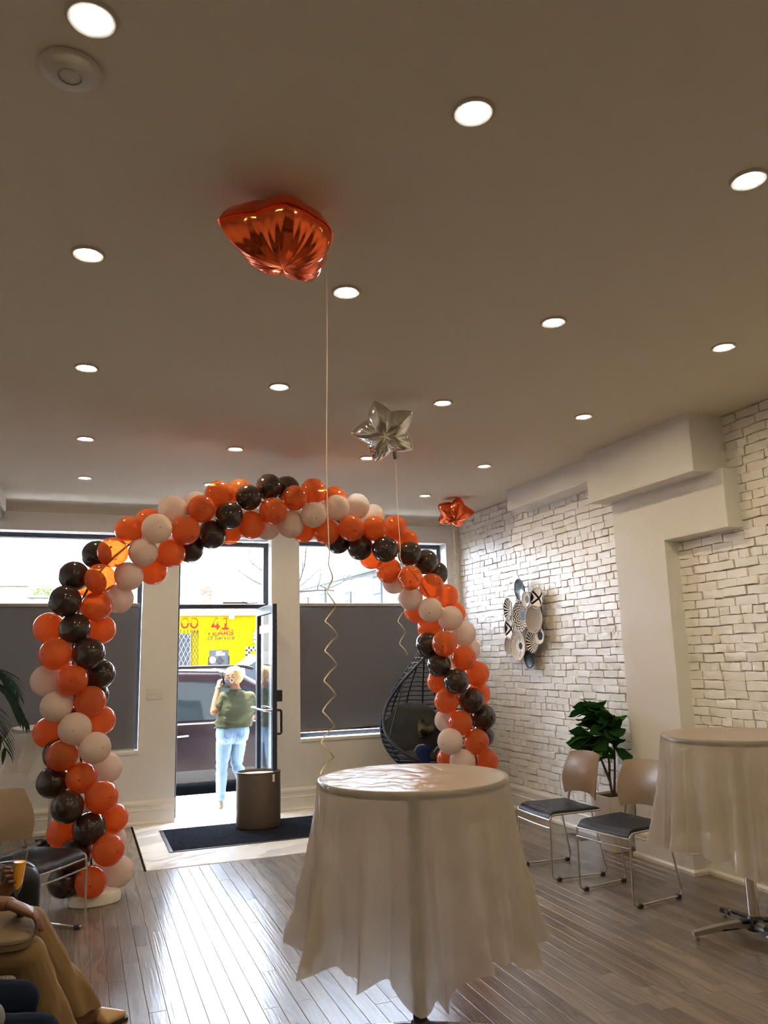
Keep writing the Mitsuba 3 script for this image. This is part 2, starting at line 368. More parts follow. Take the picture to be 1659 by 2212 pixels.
window('window_2', 'large dark framed window on the right', WIN2, '')
def shade(o, label, zt, zb):
    k = tag(num('roller_shade'), label, 'window shade'); x0, x1 = o[0] + .015, o[1] - .03; y = W + .13
    f = box(x0, x1, y, y + .0025, zb, zt); part(k, 'fabric', f, 'm_shade')
    part(k, 'top_rail', cbox(x0 - .004, x1 + .006, y - .018, y + .022, zt - .008, zt + .03, .004), 'm_nickel')
    part(k, 'bottom_rail', cbox(x0, x1, y - .008, y + .012, zb - .028, zb + .004, .004), 'm_nickel')
    return k
shade(WIN1, 'dark grey top-down shade covering the lower half of the left window', 2.215, .74)
shade(WIN2, 'dark grey top-down shade in the right window behind the hanging egg chair', 2.215, .83)
k = struct('door_1', 'open glass street door in a dark frame with a window above it')
x0, x1, z0, z1 = DOOR
part(k, 'frame', cat(cbox(x0, x0 + .035, FY - .05, FY + .05, .0, z1 - .03, .003), cbox(x1 - .052, x1, FY - .05, FY + .05, .0, z1 - .03, .003), cbox(x0, x1, FY - .05, FY + .05, z1 - .075, z1 - .03, .003)), 'm_frame')
part(k, 'transom_bar', cbox(x0 + .03, x1 - .05, FY - .05, FY + .05, 2.19, 2.236, .003), 'm_frame')
part(k, 'transom_pane', pane_sheet(x0 + .035, x1 - .052, 2.236, z1 - .075, FY), 'm_pane')
part(k, 'threshold', cbox(x0, x1, W + .17, W + .34, -.01, .012, .004), 'm_nickel')
# the leaf stands open into the room, hinged at its right
lx, lt, ly0, ly1, lz0, lz1 = 1.850, .024, 8.075, 8.93, .02, 2.185
st = .075
leaf = cat(cbox(lx - lt, lx + lt, ly0, ly0 + st, lz0, lz1, .004), cbox(lx - lt, lx + lt, ly1 - st, ly1, lz0, lz1, .004), cbox(lx - lt, lx + lt, ly0 + st, ly1 - st, lz1 - .09, lz1, .004), cbox(lx - lt, lx + lt, ly0 + st, ly1 - st, lz0, lz0 + .22, .004))
part(k, 'leaf', leaf, 'm_frame')
lf = 'door_1__leaf'
gp = trimesh.Trimesh([(lx, ly0 + st, lz0 + .22), (lx, ly1 - st, lz0 + .22), (lx, ly1 - st, lz1 - .09), (lx, ly0 + st, lz1 - .09)], [(0, 1, 2), (0, 2, 3)], process=False)
part(lf, 'glass', gp, 'm_tintpane')
tag(part(lf, 'push_bar', cat(tube(bend([(lx - lt, ly1 - .05, 1.10), (lx - .085, ly1 - .06, 1.10), (lx - .085, ly0 + .10, 1.10), (lx - lt, ly0 + .05, 1.10)], .03), .012)), 'm_nickel', 50), 'metal push bar')
tag(part(lf, 'pull_handle', tube(bend([(lx + lt, ly0 + .04, 1.105), (lx + .075, ly0 + .04, 1.105), (lx + .075, ly0 + .04, .87), (lx + lt, ly0 + .04, .87)], .03), .0125), 'm_blackmetal', 50), 'black pull handle')
tag(part(lf, 'lock', cbox(lx + lt - .003, lx + .078, ly0 - .004, ly0 + .085, 1.19, 1.305, .006), 'm_blackmetal'), 'black lock box')
tag(part(lf, 'sticker', box(lx - .0015, lx + .0015, ly0 + st + .02, ly1 - st - .02, 1.90, 1.985), 'm_redsticker'), 'red sign on the glass')
prin('m_redsticker', (.80, .10, .12), .4)
part(k, 'closer', cat(cbox(1.44, 1.72, FY - .095, FY - .05, 2.236, 2.262, .004), tube([(1.66, FY - .08, 2.265), (1.72, FY - .2, 2.275), (1.845, FY - .42, 2.21)], .008, 6)), 'm_nickel')
k = tag(num('light_switch'), 'white triple light switch plate on the wall left of the door', 'light switch')
part(k, 'plate', cbox(.645, .805, W - .008, W, 1.235, 1.355, .003), 'm_whiteplastic')
for i in range(3): part(k, 'toggle', cbox(.682 + i * .043 - .005, .682 + i * .043 + .005, W - .018, W - .007, 1.285, 1.31, .002), 'm_white')
k = tag(num('wall_speaker'), 'small grey unit under the ceiling at the far left edge', 'wall fixture')
part(k, 'body', cbox(-1.15, -.80, W - .35, W - .06, 3.06, 3.165, .02), 'm_nickel'); part(k, 'bracket', cbox(-1.02, -.93, W - .2, W, 3.02, 3.08, .006), 'm_whiteplastic')

# ---------------------------------------------------------------- ceiling fixtures
XS = (-.045, 1.082, 2.206, 3.330); YS = (1.946, 3.241, 4.596, 6.130, 7.474)
scene['m_trimring'] = {'type': 'twosided', 'bsdf': {'type': 'diffuse', 'reflectance': rgb(.52, .47, .40)}}
ringm = lathe([(.0475, -.002), (.0555, -.007), (.061, -.0085), (.067, -.005), (.069, .002)], 40); ringm.invert()
lensm = lathe([(.0485, -.003), (.03, -.0036), (0, -.004)][::1], 32); lensm.fix_normals()
if lensm.face_normals[:, 2].mean() > 0: lensm.invert()
if ringm.face_normals[:, 2].mean() > 0: ringm.invert()
ring_d, lens_d = ply(ringm, 'm_trimring', 40), ply(lensm, 'm_lens', True)
ORD = ('first', 'second', 'third', 'fourth', 'fifth', 'sixth', 'seventh', 'eighth', 'ninth', 'tenth', 'eleventh', 'twelfth', 'thirteenth', 'fourteenth', 'fifteenth', 'sixteenth', 'seventeenth', 'eighteenth', 'nineteenth', 'twentieth')
def downlight(x, y, label):
    k = tag(num('downlight'), label, 'ceiling light', 'recessed ceiling downlights'); at = T().translate([x, y, H])
    scene[num(k + '__trim_ring')] = {**ring_d, 'to_world': at}
    scene[num(k + '__lens')] = {**lens_d, 'to_world': at, 'emitter': {'type': 'area', 'radiance': rgb(LAMP, LAMP * .78, LAMP * .49)}}
seen_n = {0: 3, 1: 4, 2: 4, 3: 4, 4: 4}
for j, y in enumerate(YS):
    for i, x in enumerate(XS):
        if j == 0 and i == 3: lab = 'recessed downlight just outside the photo on the right'
        elif j == 4 and i == 2: lab = 'recessed downlight mostly hidden behind the crown of the balloon arch'
        elif j == 4: lab = f'tiny lit downlight in the farthest row by the windows, {("first", "second", "", "last")[i]} from the left'
        else: lab = f'lit recessed downlight in the {("nearest", "second", "third", "fourth")[j]} row from the top, {ORD[i]} from the left'
        downlight(x, y, lab)
for y in (.60, -.75):
    for i, x in enumerate(XS): downlight(x, y, f'recessed downlight behind the camera, {ORD[i]} from the left in the {dict(zip((.60, -.75), ORD))[y]} row back')
k = tag(num('access_point'), 'round white ceiling disc with a ring in its middle, beside the nearest left downlight', 'access point')
M = mat4((-.10, 2.155, H), (1, 0, 0), (0, -1, 0), (0, 0, -1))
part(k, 'body', move(lathe([(.083, 0), (.086, .006), (.082, .014), (.06, .024), (.03, .028), (0, .0285)], 40), M), 'm_apgrey', 50); prin('m_apgrey', (.50, .47, .42), .5)
part(k, 'ring', move(lathe([(.028, .028), (.030, .030), (.032, .030), (.034, .0268)], 32), M), 'm_ringgrey', 50); prin('m_ringgrey', (.22, .19, .17), .5)

# ---------------------------------------------------------------- floor details
k = tag(num('doormat'), 'long black entrance mat with a rubber edge on the marble slab', 'doormat')
part(k, 'pile', box(.80, 2.56, 7.385, 8.30, .004, .014), 'm_mat')
part(k, 'rubber_edge', cat(cbox(.765, .80, 7.36, 8.325, .004, .010, .002), cbox(2.56, 2.59, 7.36, 8.325, .004, .010, .002), cbox(.80, 2.56, 7.36, 7.385, .004, .010, .002), cbox(.80, 2.56, 8.30, 8.325, .004, .010, .002)), 'm_rubber')
k = tag(num('floor_vent'), 'flat brown metal vent set in the floor beside the brick wall', 'vent')
part(k, 'frame', cbox(4.10, 4.22, 6.16, 6.44, .0008, .006, .002), 'm_ventbrown'); prin('m_ventbrown', (.10, .08, .06), .4)
part(k, 'louvres', cat(*[cbox(4.115, 4.205, 6.175 + i * .018, 6.183 + i * .018, .006, .0085, .001) for i in range(14)]), 'm_ventbrown')

# ---------------------------------------------------------------- balloon arch: colour and centre of every balloon on its arch
BALLOONS = 'O,0.116,5.994,0.171;W,0.299,6.239,0.160;K,-0.053,6.132,0.158;O,0.217,5.935,0.374;K,0.005,6.028,0.347;K,0.090,5.979,0.517;O,0.245,6.120,0.542;O,-0.076,6.151,0.475;W,0.240,6.299,0.365;K,-0.053,5.915,0.676;O,0.162,5.930,0.719;O,0.026,6.009,0.846;K,-0.156,6.082,0.821;W,0.176,6.323,0.714;W,0.065,6.214,0.594;O,-0.235,6.191,1.876;K,-0.059,6.034,1.862;O,0.122,6.223,1.860;O,-0.177,5.986,1.685;K,0.042,5.985,1.685;K,0.125,6.163,1.539;W,-0.229,6.140,1.505;O,-0.059,5.950,1.505;O,-0.079,6.284,1.526;K,0.088,6.298,1.384;W,-0.156,6.025,1.331;O,0.065,6.033,1.353;K,-0.040,6.304,1.202;O,0.140,6.182,1.211;O,-0.202,6.245,1.143;W,-0.028,5.959,1.177;W,0.106,5.925,1.046;K,-0.126,6.171,0.996;O,-0.103,5.979,1.004;W,0.195,6.193,0.877;K,-0.130,5.981,2.053;K,-0.081,6.080,2.241;K,0.068,6.218,2.415;O,0.177,6.017,2.409;O,0.290,6.121,2.591;O,0.439,6.251,2.679;W,0.478,5.963,2.587;W,0.392,6.053,2.419;O,0.097,5.959,2.207;W,0.301,6.126,2.245;O,0.481,6.255,2.305;W,0.238,6.252,2.090;O,0.083,6.045,2.016;O,0.041,6.245,2.201;W,0.605,6.134,2.765;W,0.800,6.283,2.844;O,0.815,6.073,2.769;O,0.961,6.163,2.908;O,1.151,6.314,2.974;K,1.030,6.075,2.724;K,1.187,6.106,2.883;K,1.371,6.198,3.000;O,0.691,6.013,2.586;O,0.601,6.105,2.421;K,0.758,6.279,2.483;K,0.911,6.174,2.583;O,1.073,6.328,2.640;O,1.229,6.193,2.674;O,1.382,6.096,2.780;W,1.391,6.341,2.690;K,1.558,6.350,3.026;O,1.572,6.141,2.906;O,1.755,6.232,2.992;O,1.986,6.388,2.969;W,1.724,6.108,2.765;W,1.942,6.173,2.848;W,2.152,6.267,2.886;W,2.353,6.421,2.836;W,1.556,6.212,2.693;O,1.702,6.364,2.685;O,1.862,6.216,2.644;O,2.051,6.128,2.667;O,2.275,6.181,2.686;K,2.025,6.416,2.598;K,2.181,6.292,2.534;O,2.510,6.299,2.719;O,2.680,6.450,2.626;K,2.347,6.124,2.498;K,2.614,6.233,2.483;K,2.806,6.325,2.426;K,2.968,6.475,2.337;O,2.331,6.423,2.471;O,2.435,6.284,2.337;W,2.546,6.442,2.256;O,2.577,6.149,2.262;O,2.820,6.251,2.205;W,2.644,6.317,2.103;O,3.047,6.438,2.133;O,3.158,6.536,1.984;W,2.776,6.195,1.995;W,2.994,6.263,1.924;O,2.794,6.555,2.015;O,2.883,6.480,1.852;O,2.884,6.172,1.706;W,3.168,6.357,1.790;W,3.277,6.503,1.653;K,2.814,6.368,1.700;K,2.872,6.278,1.529;O,3.113,6.277,1.581;O,3.281,6.367,1.442;O,2.955,6.474,1.382;K,2.983,6.180,1.388;O,3.355,6.509,1.259;O,2.947,6.315,1.219;K,3.173,6.282,1.219;W,3.026,6.499,1.042;O,3.060,6.293,1.035;K,3.328,6.372,1.066;K,3.383,6.512,0.890;W,2.923,6.220,0.895;O,3.204,6.285,0.870;O,3.027,6.481,0.721;W,3.052,6.273,0.716;O,3.369,6.443,0.681;O,3.356,6.308,0.522;W,3.332,6.574,0.522;O,3.150,6.459,0.522;K,3.173,6.205,0.522;O,3.386,6.402,0.337;W,3.244,6.617,0.337;O,3.120,6.366,0.337;K,3.261,6.161,0.337'
SPINE = '0.130,6.118,0.080;0.113,6.117,0.285;0.073,6.113,0.629;0.020,6.108,0.961;-0.027,6.104,1.275;-0.059,6.102,1.597;-0.062,6.101,1.824;-0.022,6.105,2.056;0.083,6.114,2.259;0.240,6.128,2.436;0.436,6.145,2.592;0.704,6.169,2.743;1.031,6.198,2.845;1.375,6.229,2.878;1.695,6.257,2.847;2.006,6.284,2.745;2.306,6.311,2.610;2.568,6.334,2.445;2.775,6.353,2.217;2.931,6.366,1.954;3.045,6.377,1.669;3.135,6.385,1.386;3.193,6.390,1.125;3.226,6.393,0.868;3.252,6.395,0.652'
SP = np.array([[float(a) for a in q.split(',')] for q in SPINE.split(';')])
SP = np.vstack([SP, [SP[-1][0] + .01, SP[-1][1], .06]])
RB = .108
def balloon_mesh():
    prof = []
    for t in np.linspace(0, 1, 17):
        a = PI * (1 - t); z = -math.cos(a) * RB * -1
        r = RB * math.sin(a); zz = math.cos(a) * RB
        if zz < 0: r *= 1 - .10 * (zz / RB) ** 2; zz *= 1.10
        prof.append((max(r, 0), zz))
    prof[-1] = (0, RB)
    neck = [(.0, -RB * 1.10 - .020), (.010, -RB * 1.10 - .018), (.006, -RB * 1.10 - .006), (.016, -RB * 1.085)]
    return lathe(neck + prof[1:], 28)
bm = balloon_mesh(); bm.fix_normals()
tm = lathe([(.0085, RB * .9945), (.0085, RB * 1.003), (.005, RB * 1.014), (0, RB * 1.016)], 10)
BAL = {c: ply(bm, m, True) for c, m in (('O', 'm_balloon_orange'), ('W', 'm_balloon_white'), ('K', 'm_balloon_brown'))}
TIP = {c: ply(tm, m, True) for c, m in (('O', 'm_tip_orange'), ('W', 'm_tip_white'), ('K', 'm_tip_brown'))}
def spine_at(p):
    best = None
    for a, b in zip(SP[:-1], SP[1:]):
        u = float(np.clip((p - a) @ (b - a) / ((b - a) @ (b - a)), 0, 1)); q = a + u * (b - a); d = np.linalg.norm(p - q)
        if best is None or d < best[0]: best = (d, q, b - a)
    return best
bal = [(q.split(',')[0], np.array([float(v) for v in q.split(',')[1:]])) for q in BALLOONS.split(';')]
CN = {'O': 'orange', 'W': 'white', 'K': 'dark brown'}
def region(p):
    if p[0] < .55 and p[2] < 1.62: return 'left leg'
    if p[0] < .50: return 'left shoulder'
    if p[0] > 2.90 and p[2] < 1.62: return 'right leg'
    if p[0] > 2.0: return 'right shoulder'
    return 'crown'
groups = {}
for i, (c, p) in enumerate(bal):
    d, q, t = spine_at(p); front = (p - q)[1] < -.02
    groups.setdefault((region(p), c, front), []).append(i)
blab = {}
for (reg, c, front), ids in groups.items():
    byx = reg in ('crown', 'right shoulder', 'left shoulder')
    ids.sort(key=lambda i: bal[i][1][0] if byx else bal[i][1][2])
    side = 'front side' if front else 'window side'
    for n, i in enumerate(ids):
        o = ORD[n] if n < 20 else f'{n + 1}th'
        if len(ids) == 1: blab[i] = f'only {CN[c]} balloon on the {side} of the arch {reg}'
        elif byx: blab[i] = f'{o} {CN[c]} balloon from the left on the arch {reg}, {side}'
        else: blab[i] = f'{o} {CN[c]} balloon up the arch {reg}, {side}'
for i, (c, p) in enumerate(bal):
    k = tag(num('balloon'), blab[i], 'balloon', f'{CN[c]} balloons of the arch')
    d, q, t = spine_at(p); ax = p - q; t = t / np.linalg.norm(t); ax = ax - .5 * t * (ax @ t)
    if np.linalg.norm(ax) < .02: ax = V(0, -1, 0)
    s = 1 + ((i * 37) % 11 - 5) * .006
    at = T(frame_z(ax, p) @ np.diag([s, s, s, 1]))
    scene[num(k + '__body')] = {**BAL[c], 'to_world': at}
    scene[num(k + '__tip')] = {**TIP[c], 'to_world': at}
k = tag(num('arch_stand'), 'thin brown arch pole with white plastic feet carrying the balloons', 'balloon stand')
def catmull(P, n=8):
    P = np.asarray(P, float); Q = np.vstack([2 * P[0] - P[1], P, 2 * P[-1] - P[-2]]); out = []
    for i in range(1, len(Q) - 2):
        for t in np.arange(n) / n:
            a, b, c, d = Q[i - 1], Q[i], Q[i + 1], Q[i + 2]
            out.append(.5 * (2 * b + (c - a) * t + (2 * a - 5 * b + 4 * c - d) * t * t + (3 * b - a - 3 * c + d) * t ** 3))
    out.append(P[-1]); return np.array(out)
part(k, 'pole', tube(catmull(SP, 4), .0075, 8), 'm_polebrown', 50); prin('m_polebrown', (.10, .03, .02), .35)
for x, y in ((.145, 6.12), (SP[-1][0], SP[-1][1])):
    part(k, 'foot', move(lathe([(0, .002), (.165, .002), (.172, .012), (.172, .055), (.160, .072), (.09, .088), (.03, .092), (.02, .13), (0, .13)], 40, 1.0, .62), rotz(.12, (x, y, 0))), 'm_white', 40)

# ---------------------------------------------------------------- foil star balloons
def star(key, label, loc, normal, phase, R, r_in, thick, mat, ribbon, tail=None, wts=(1, 1, 1, 1, 1)):
    def edge(a):
        out = 0.0
        for q in range(5):
            d = abs((a - q * 2 * PI / 5 + PI) % (2 * PI) - PI); out += wts[q] * max(0.0, 1 - d / (PI / 5)) ** 1.3
        return R * (r_in + (1 - r_in) * out)
    k = tag(num('foil_balloon'), label, 'foil balloon')
    m = 14; n = 160; rows = []
    for side in (-1, 1):
        G = np.zeros((n, m + 1, 3))
        for i in range(n):
            a = 2 * PI * i / n; u = abs(((a / (2 * PI / 5)) % 1) - .5) * 2; u = 1 - u
            e = edge(a)
            for j in range(m + 1):
                rho = math.sin(j / m * PI / 2); h = thick * max(0, 1 - rho ** 2.3) ** .6
                crease = 1 - .11 * math.exp(-((1 - u) / .20) ** 2) * rho ** 1.2
                puck = (.0055 * math.sin(31 * a + 1) + .004 * math.sin(17 * a)) * rho ** 4 * (1 - rho ** 12)
                G[i, j] = (rho * e * math.cos(a), rho * e * math.sin(a), side * (h * crease + puck * min(1, R / .25)))
        g = grid_mesh(G, True)
        if side < 0: g.invert()
        rows.append(g)
    b = cat(*rows); b.merge_vertices(digits_vertex=5)
    rim = [edge(a) for a in np.arange(n) * 2 * PI / n]
    M = frame_z(normal, loc, phase)
    b.fix_normals(); part(k, 'body', move(b, M), mat, True)
    fl = np.array([[(r * s * math.cos(a), r * s * math.sin(a), 0) for s in (.97, 1.035)] for r, a in zip(rim, np.arange(n) * 2 * PI / n)])
    up, dn = fl + [0, 0, .0006], fl - [0, 0, .0006]
    ft = grid_mesh(up, True); fb = grid_mesh(dn, True); fb.invert()
    part(k, 'seam', move(cat(ft, fb), M), mat)
    if tail is not None: part(k, 'tail', tail, 'm_tail')
    if ribbon is not None: tag(part(k, 'ribbon', ribbon, 'm_ribbon', 40), 'thin white ribbon with curled end')
    return k
prin('m_tail', (.10, .10, .10), .3)
def ribbon_path(top, zend, curl_from, amp, turns, drift=(0, 0), seed=0):
    r = np.random.default_rng(seed); pts = []; n = 260
    for i in range(n + 1):
        z = top[2] + (zend - top[2]) * i / n; f = max(0.0, (curl_from - z) / max(1e-6, curl_from - zend)); s = (top[2] - z) / (top[2] - zend)
        ph = 2 * PI * turns * f ** 1.0; A = amp * min(1, f * 3)
        w = .012 * math.sin(3.1 * s * PI + seed) * s
        pts.append((top[0] + drift[0] * s + w + A * math.cos(ph), top[1] + drift[1] * s + A * math.sin(ph), z + .2 * A * math.sin(ph * 2)))
    return np.array(pts)
def flat_ribbon(P, w=.005):
    t = np.gradient(P, axis=0); t /= np.linalg.norm(t, axis=1, keepdims=True)
    ref = V(.36, .93, 0); side = np.cross(t, ref); side /= np.linalg.norm(side, axis=1, keepdims=True); nrm = np.cross(side, t)
    ring = np.stack([P + side * w / 2 + nrm * .0006, P - side * w / 2 + nrm * .0006, P - side * w / 2 - nrm * .0006, P + side * w / 2 - nrm * .0006], 1)
    n = len(P); F = []
    for i in range(n - 1):
        for j in range(4):
            a, b = i * 4 + j, i * 4 + (j + 1) % 4; F += [(a, b, b + 4), (a, b + 4, a + 4)]
    return trimesh.Trimesh(ring.reshape(-1, 3), np.array(F), process=False)
rb = flat_ribbon(ribbon_path((.842, 2.765, 3.12), 1.205, 2.0, .022, 7.5, (-.012, .0), 1), .0045)
star('big', 'large orange foil star balloon floating against the ceiling, nearest the camera', (.640, 2.645, 3.152), (.03, .08, 1.0), math.radians(206), .246, .70, .125, 'm_foil_orange', rb, None, (.10, 1.0, .40, .15, 1.1))
rs = flat_ribbon(ribbon_path((1.975, 4.905, 3.0), 1.61, 2.35, .022, 5.0, (.02, 0), 3), .0045)
tl = tube([(1.955, 4.87, 3.02), (1.965, 4.89, 2.985), (1.975, 4.905, 2.955)], (.012, .016, .015), 8)
star('silver', 'silver foil star balloon floating below the ceiling', (1.83, 4.72, 3.088), (-.30, -.80, -.62), math.radians(36), .226, .64, .095, 'm_foil_silver', rs, tl)
rr_ = flat_ribbon(ribbon_path((3.77, 7.72, 3.03), 2.1, 2.9, .014, 7, (.02, .0), 5), .005)
star('red', 'small orange foil star balloon by the corner of the brick wall, farthest away', (3.735, 7.60, 3.135), (-.25, -.55, -.85), math.radians(0), .21, .66, .11, 'm_foil_orange', rr_)

# ---------------------------------------------------------------- tables and cloths
def table(label, loc, R, zt, rot, leg_len=.36, low=0.0, col='m_chrome'):
    k = tag(num('cocktail_table'), label, 'table'); M = rotz(rot, (loc[0], loc[1], 0))
    part(k, 'tabletop', move(lathe([(0, zt - .030), (R - .012, zt - .030), (R - .006, zt - .02), (R - .006, zt - .002), (R - .012, zt), (0, zt)], 72), M), 'm_tabletop', 40)
    tag(part(k, 'edge_band', move(lathe([(R - .007, zt - .032), (R - .002, zt - .032), (R, zt - .027), (R, zt - .006), (R - .003, zt - .002), (R - .007, zt - .002)], 72), M), 'm_tableedge', 40), 'dark edge band of the tabletop')
    part(k, 'column', move(lathe([(0, .05), (.030, .05), (.030, zt - .05), (.09, zt - .045), (.09, zt - .03), (0, zt - .03)], 24), M), col, 40)
    part(k, 'hub', move(lathe([(0, .035 - low * .5), (.045, .035 - low * .5), (.055, .06 - low), (.045, .095 - low), (.032, .11 - low), (0, .11 - low)], 24), M), 'm_blackmetal', 40)
    for i in range(4):
        xs = np.linspace(.03, leg_len, 9); P = []
        for q, x in enumerate(xs):
            t = q / 8; zc = .078 - low - (.040 - low) * t ** 1.4; hw, hh = .030 - .010 * t, .024 - .010 * t
            P.append([(x, -hw, zc - hh), (x, hw, zc - hh), (x, hw * .9, zc + hh * .6), (x, 0, zc + hh), (x, -hw * .9, zc + hh * .6)])
        P = np.array(P); g = grid_mesh(np.concatenate([P, P[:, :1]], 1)); c0 = trimesh.convex.convex_hull(np.vstack([P[-1], P[-1] + [.006, 0, 0]]))
        L = cat(g, c0); Mi = M @ rotz(i * PI / 2)
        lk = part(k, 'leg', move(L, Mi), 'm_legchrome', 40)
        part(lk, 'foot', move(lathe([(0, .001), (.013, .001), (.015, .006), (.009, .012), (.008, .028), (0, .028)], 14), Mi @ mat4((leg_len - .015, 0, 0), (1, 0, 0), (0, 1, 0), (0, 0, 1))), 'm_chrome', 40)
    return k
prin('m_tabletop', (.62, .47, .30), .5); prin('m_tableedge', (.03, .025, .02), .5)
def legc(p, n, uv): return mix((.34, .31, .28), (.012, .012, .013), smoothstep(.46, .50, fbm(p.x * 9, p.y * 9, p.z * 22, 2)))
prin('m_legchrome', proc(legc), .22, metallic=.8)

def cloth(label, c, R, zt, drops, flare, seed, amp=.05, sides=11, crumple=.006):
    """drops: (angle in degrees from the direction that faces the room's rear, hem drop)"""
    n, m0, ms = 420, 26, 46; r = np.random.default_rng(seed)
    th = np.linspace(0, 2 * PI, n, endpoint=False)
    base = math.radians(-112.5); ph = (np.degrees(th - base) + 180) % 360 - 180
    d = sorted(drops); xs = np.array([q[0] for q in d]); ys = np.array([q[1] for q in d])
    drop = np.interp(ph, np.r_[xs[-1] - 360, xs, xs[0] + 360], np.r_[ys[-1], ys, ys[0]])
    kern = np.exp(-np.linspace(-2, 2, 7) ** 2); drop = np.convolve(np.r_[drop[-3:], drop, drop[:3]], kern / kern.sum(), 'valid')
    # fold lines at uneven angles: ridges and valleys of their own sharpness
    fa = np.sort((np.arange(sides) + r.uniform(-.3, .3, sides)) * 2 * PI / sides + r.uniform(0, 6)); fold = np.zeros(n)
    for a in fa:
        w = r.uniform(.06, .15); h = r.uniform(.6, 1.3); dd = (th - a + PI) % (2 * PI) - PI
        fold += h * np.exp(-(np.abs(dd) / w) ** 1.5) - h * .55 * np.exp(-((np.abs(dd) - 1.6 * w) / (w * .8)) ** 2)
        s_ = r.choice((-1, 1)); dd = s_ * ((th - a - r.uniform(.1, .3) + PI) % (2 * PI) - PI); fold += .55 * h * np.where(dd > 0, np.clip(1 - dd / (1.9 * w), 0, 1), np.clip(1 + dd / .03, 0, 1))
    minor = sum(r.uniform(.2, .5) * np.sin(kq * th + r.uniform(0, 6)) for kq in (17, 23, 31, 41))
    P = np.zeros((n, m0 + ms + 1, 3))
    for j in range(m0 + 1):
        q = j / m0; rr = (R + .003) * q
        x, y = c[0] + rr * np.cos(th), c[1] + rr * np.sin(th)
        w = meshkit.fbm(np.stack([x * 5, y * 5, 0 * x + seed], -1), 3, seed); w2 = np.abs(meshkit.fbm(np.stack([x * 9 + y * 3, y * 2.2, 0 * x], -1), 2, seed + 5) - .5)
        P[:, j] = np.stack([x, y, zt + .0022 + .004 * (w - .3) * (1 - q ** 6) + .004 * np.clip(.05 - w2, 0, 1) * 2 * (1 - q ** 4)], -1)
    for j in range(1, ms + 1):
        v = j / ms; g = v ** .85
        out = .004 + flare * v ** 1.05 + amp * g * (fold + .16 * minor) * (.35 + .65 * v)
        out = np.maximum(out, .004 + .006 * v - .06 * np.clip(v - .2, 0, 1))
        rr = R + .003 + out; tt = th + g * v * (.05 * np.sin(5 * th + seed) + .045 * np.sin(13 * th + 2 * seed))
        x, y, z = c[0] + rr * np.cos(tt), c[1] + rr * np.sin(tt), zt - .002 - drop * v
        q = np.stack([x * 5, y * 5, z * 5], -1)
        cr = crumple * g * (np.abs(meshkit.fbm(q, 3, seed + 9) - .5) * 4 - .6)
        P[:, m0 + j] = np.stack([x + cr * np.cos(tt), y + cr * np.sin(tt), z + .35 * cr], -1)
    P = P[:, 4:]; g = grid_mesh(P, True); g.invert(); c0 = len(g.vertices)
    v = np.vstack([g.vertices, [c[0], c[1], P[:, 0, 2].mean()]]); nv = P.shape[1]
    F = np.vstack([g.faces, [(c0, i * nv, ((i + 1) % n) * nv) for i in range(n)]])
    mesh = trimesh.Trimesh(v, F, process=False); mesh.fix_normals() if False else None
    k = tag(num('tablecloth'), label, 'tablecloth'); add(k, mesh, 'm_cloth', True); return k
T1, T2, T3 = (1.416, 3.425), (3.62, 3.76), (-.20, 7.95)
table('round cocktail table under the nearest white cloth in the middle of the room', T1, .420, 1.07, math.radians(67.5), .30, .035, 'm_blackmetal')
cloth('sheer white plastic tablecloth draped long over the nearest round table', T1, .425, 1.07, [(-180, .70), (-150, .66), (-120, .70), (-90, .72), (-75, .68), (-60, .70), (-45, .665), (-30, .71), (-15, .68), (-3, .74), (12, .77), (24, .66), (36, .62), (48, .64), (60, .70), (75, .76), (90, .72), (105, .66), (130, .74), (155, .68)], .046, 4, .095, 15, .015)
table('round cocktail table with chrome column and four-legged base at the right edge', T2, .405, 1.105, math.radians(164))
cloth('sheer white plastic tablecloth hanging over the right table near the chairs', T2, .41, 1.105, [(-180, .6), (-130, .62), (-100, .64), (-80, .62), (-60, .60), (-40, .61), (-25, .64), (-12, .72), (5, .74), (30, .66), (60, .62), (100, .66), (140, .6)], .03, 9, .10, 13, .014)
table('round cocktail table behind the left leg of the balloon arch', T3, .36, 1.07, math.radians(20))
cloth('short white tablecloth on the far table behind the left leg of the balloon arch', T3, .365, 1.07, [(-180, .3), (-110, .2), (-90, .20), (-70, .19), (-55, .27), (-40, .25), (-25, .36), (-10, .33), (5, .40), (30, .36), (60, .40), (120, .3)], .08, 21, .07, 13, .012)

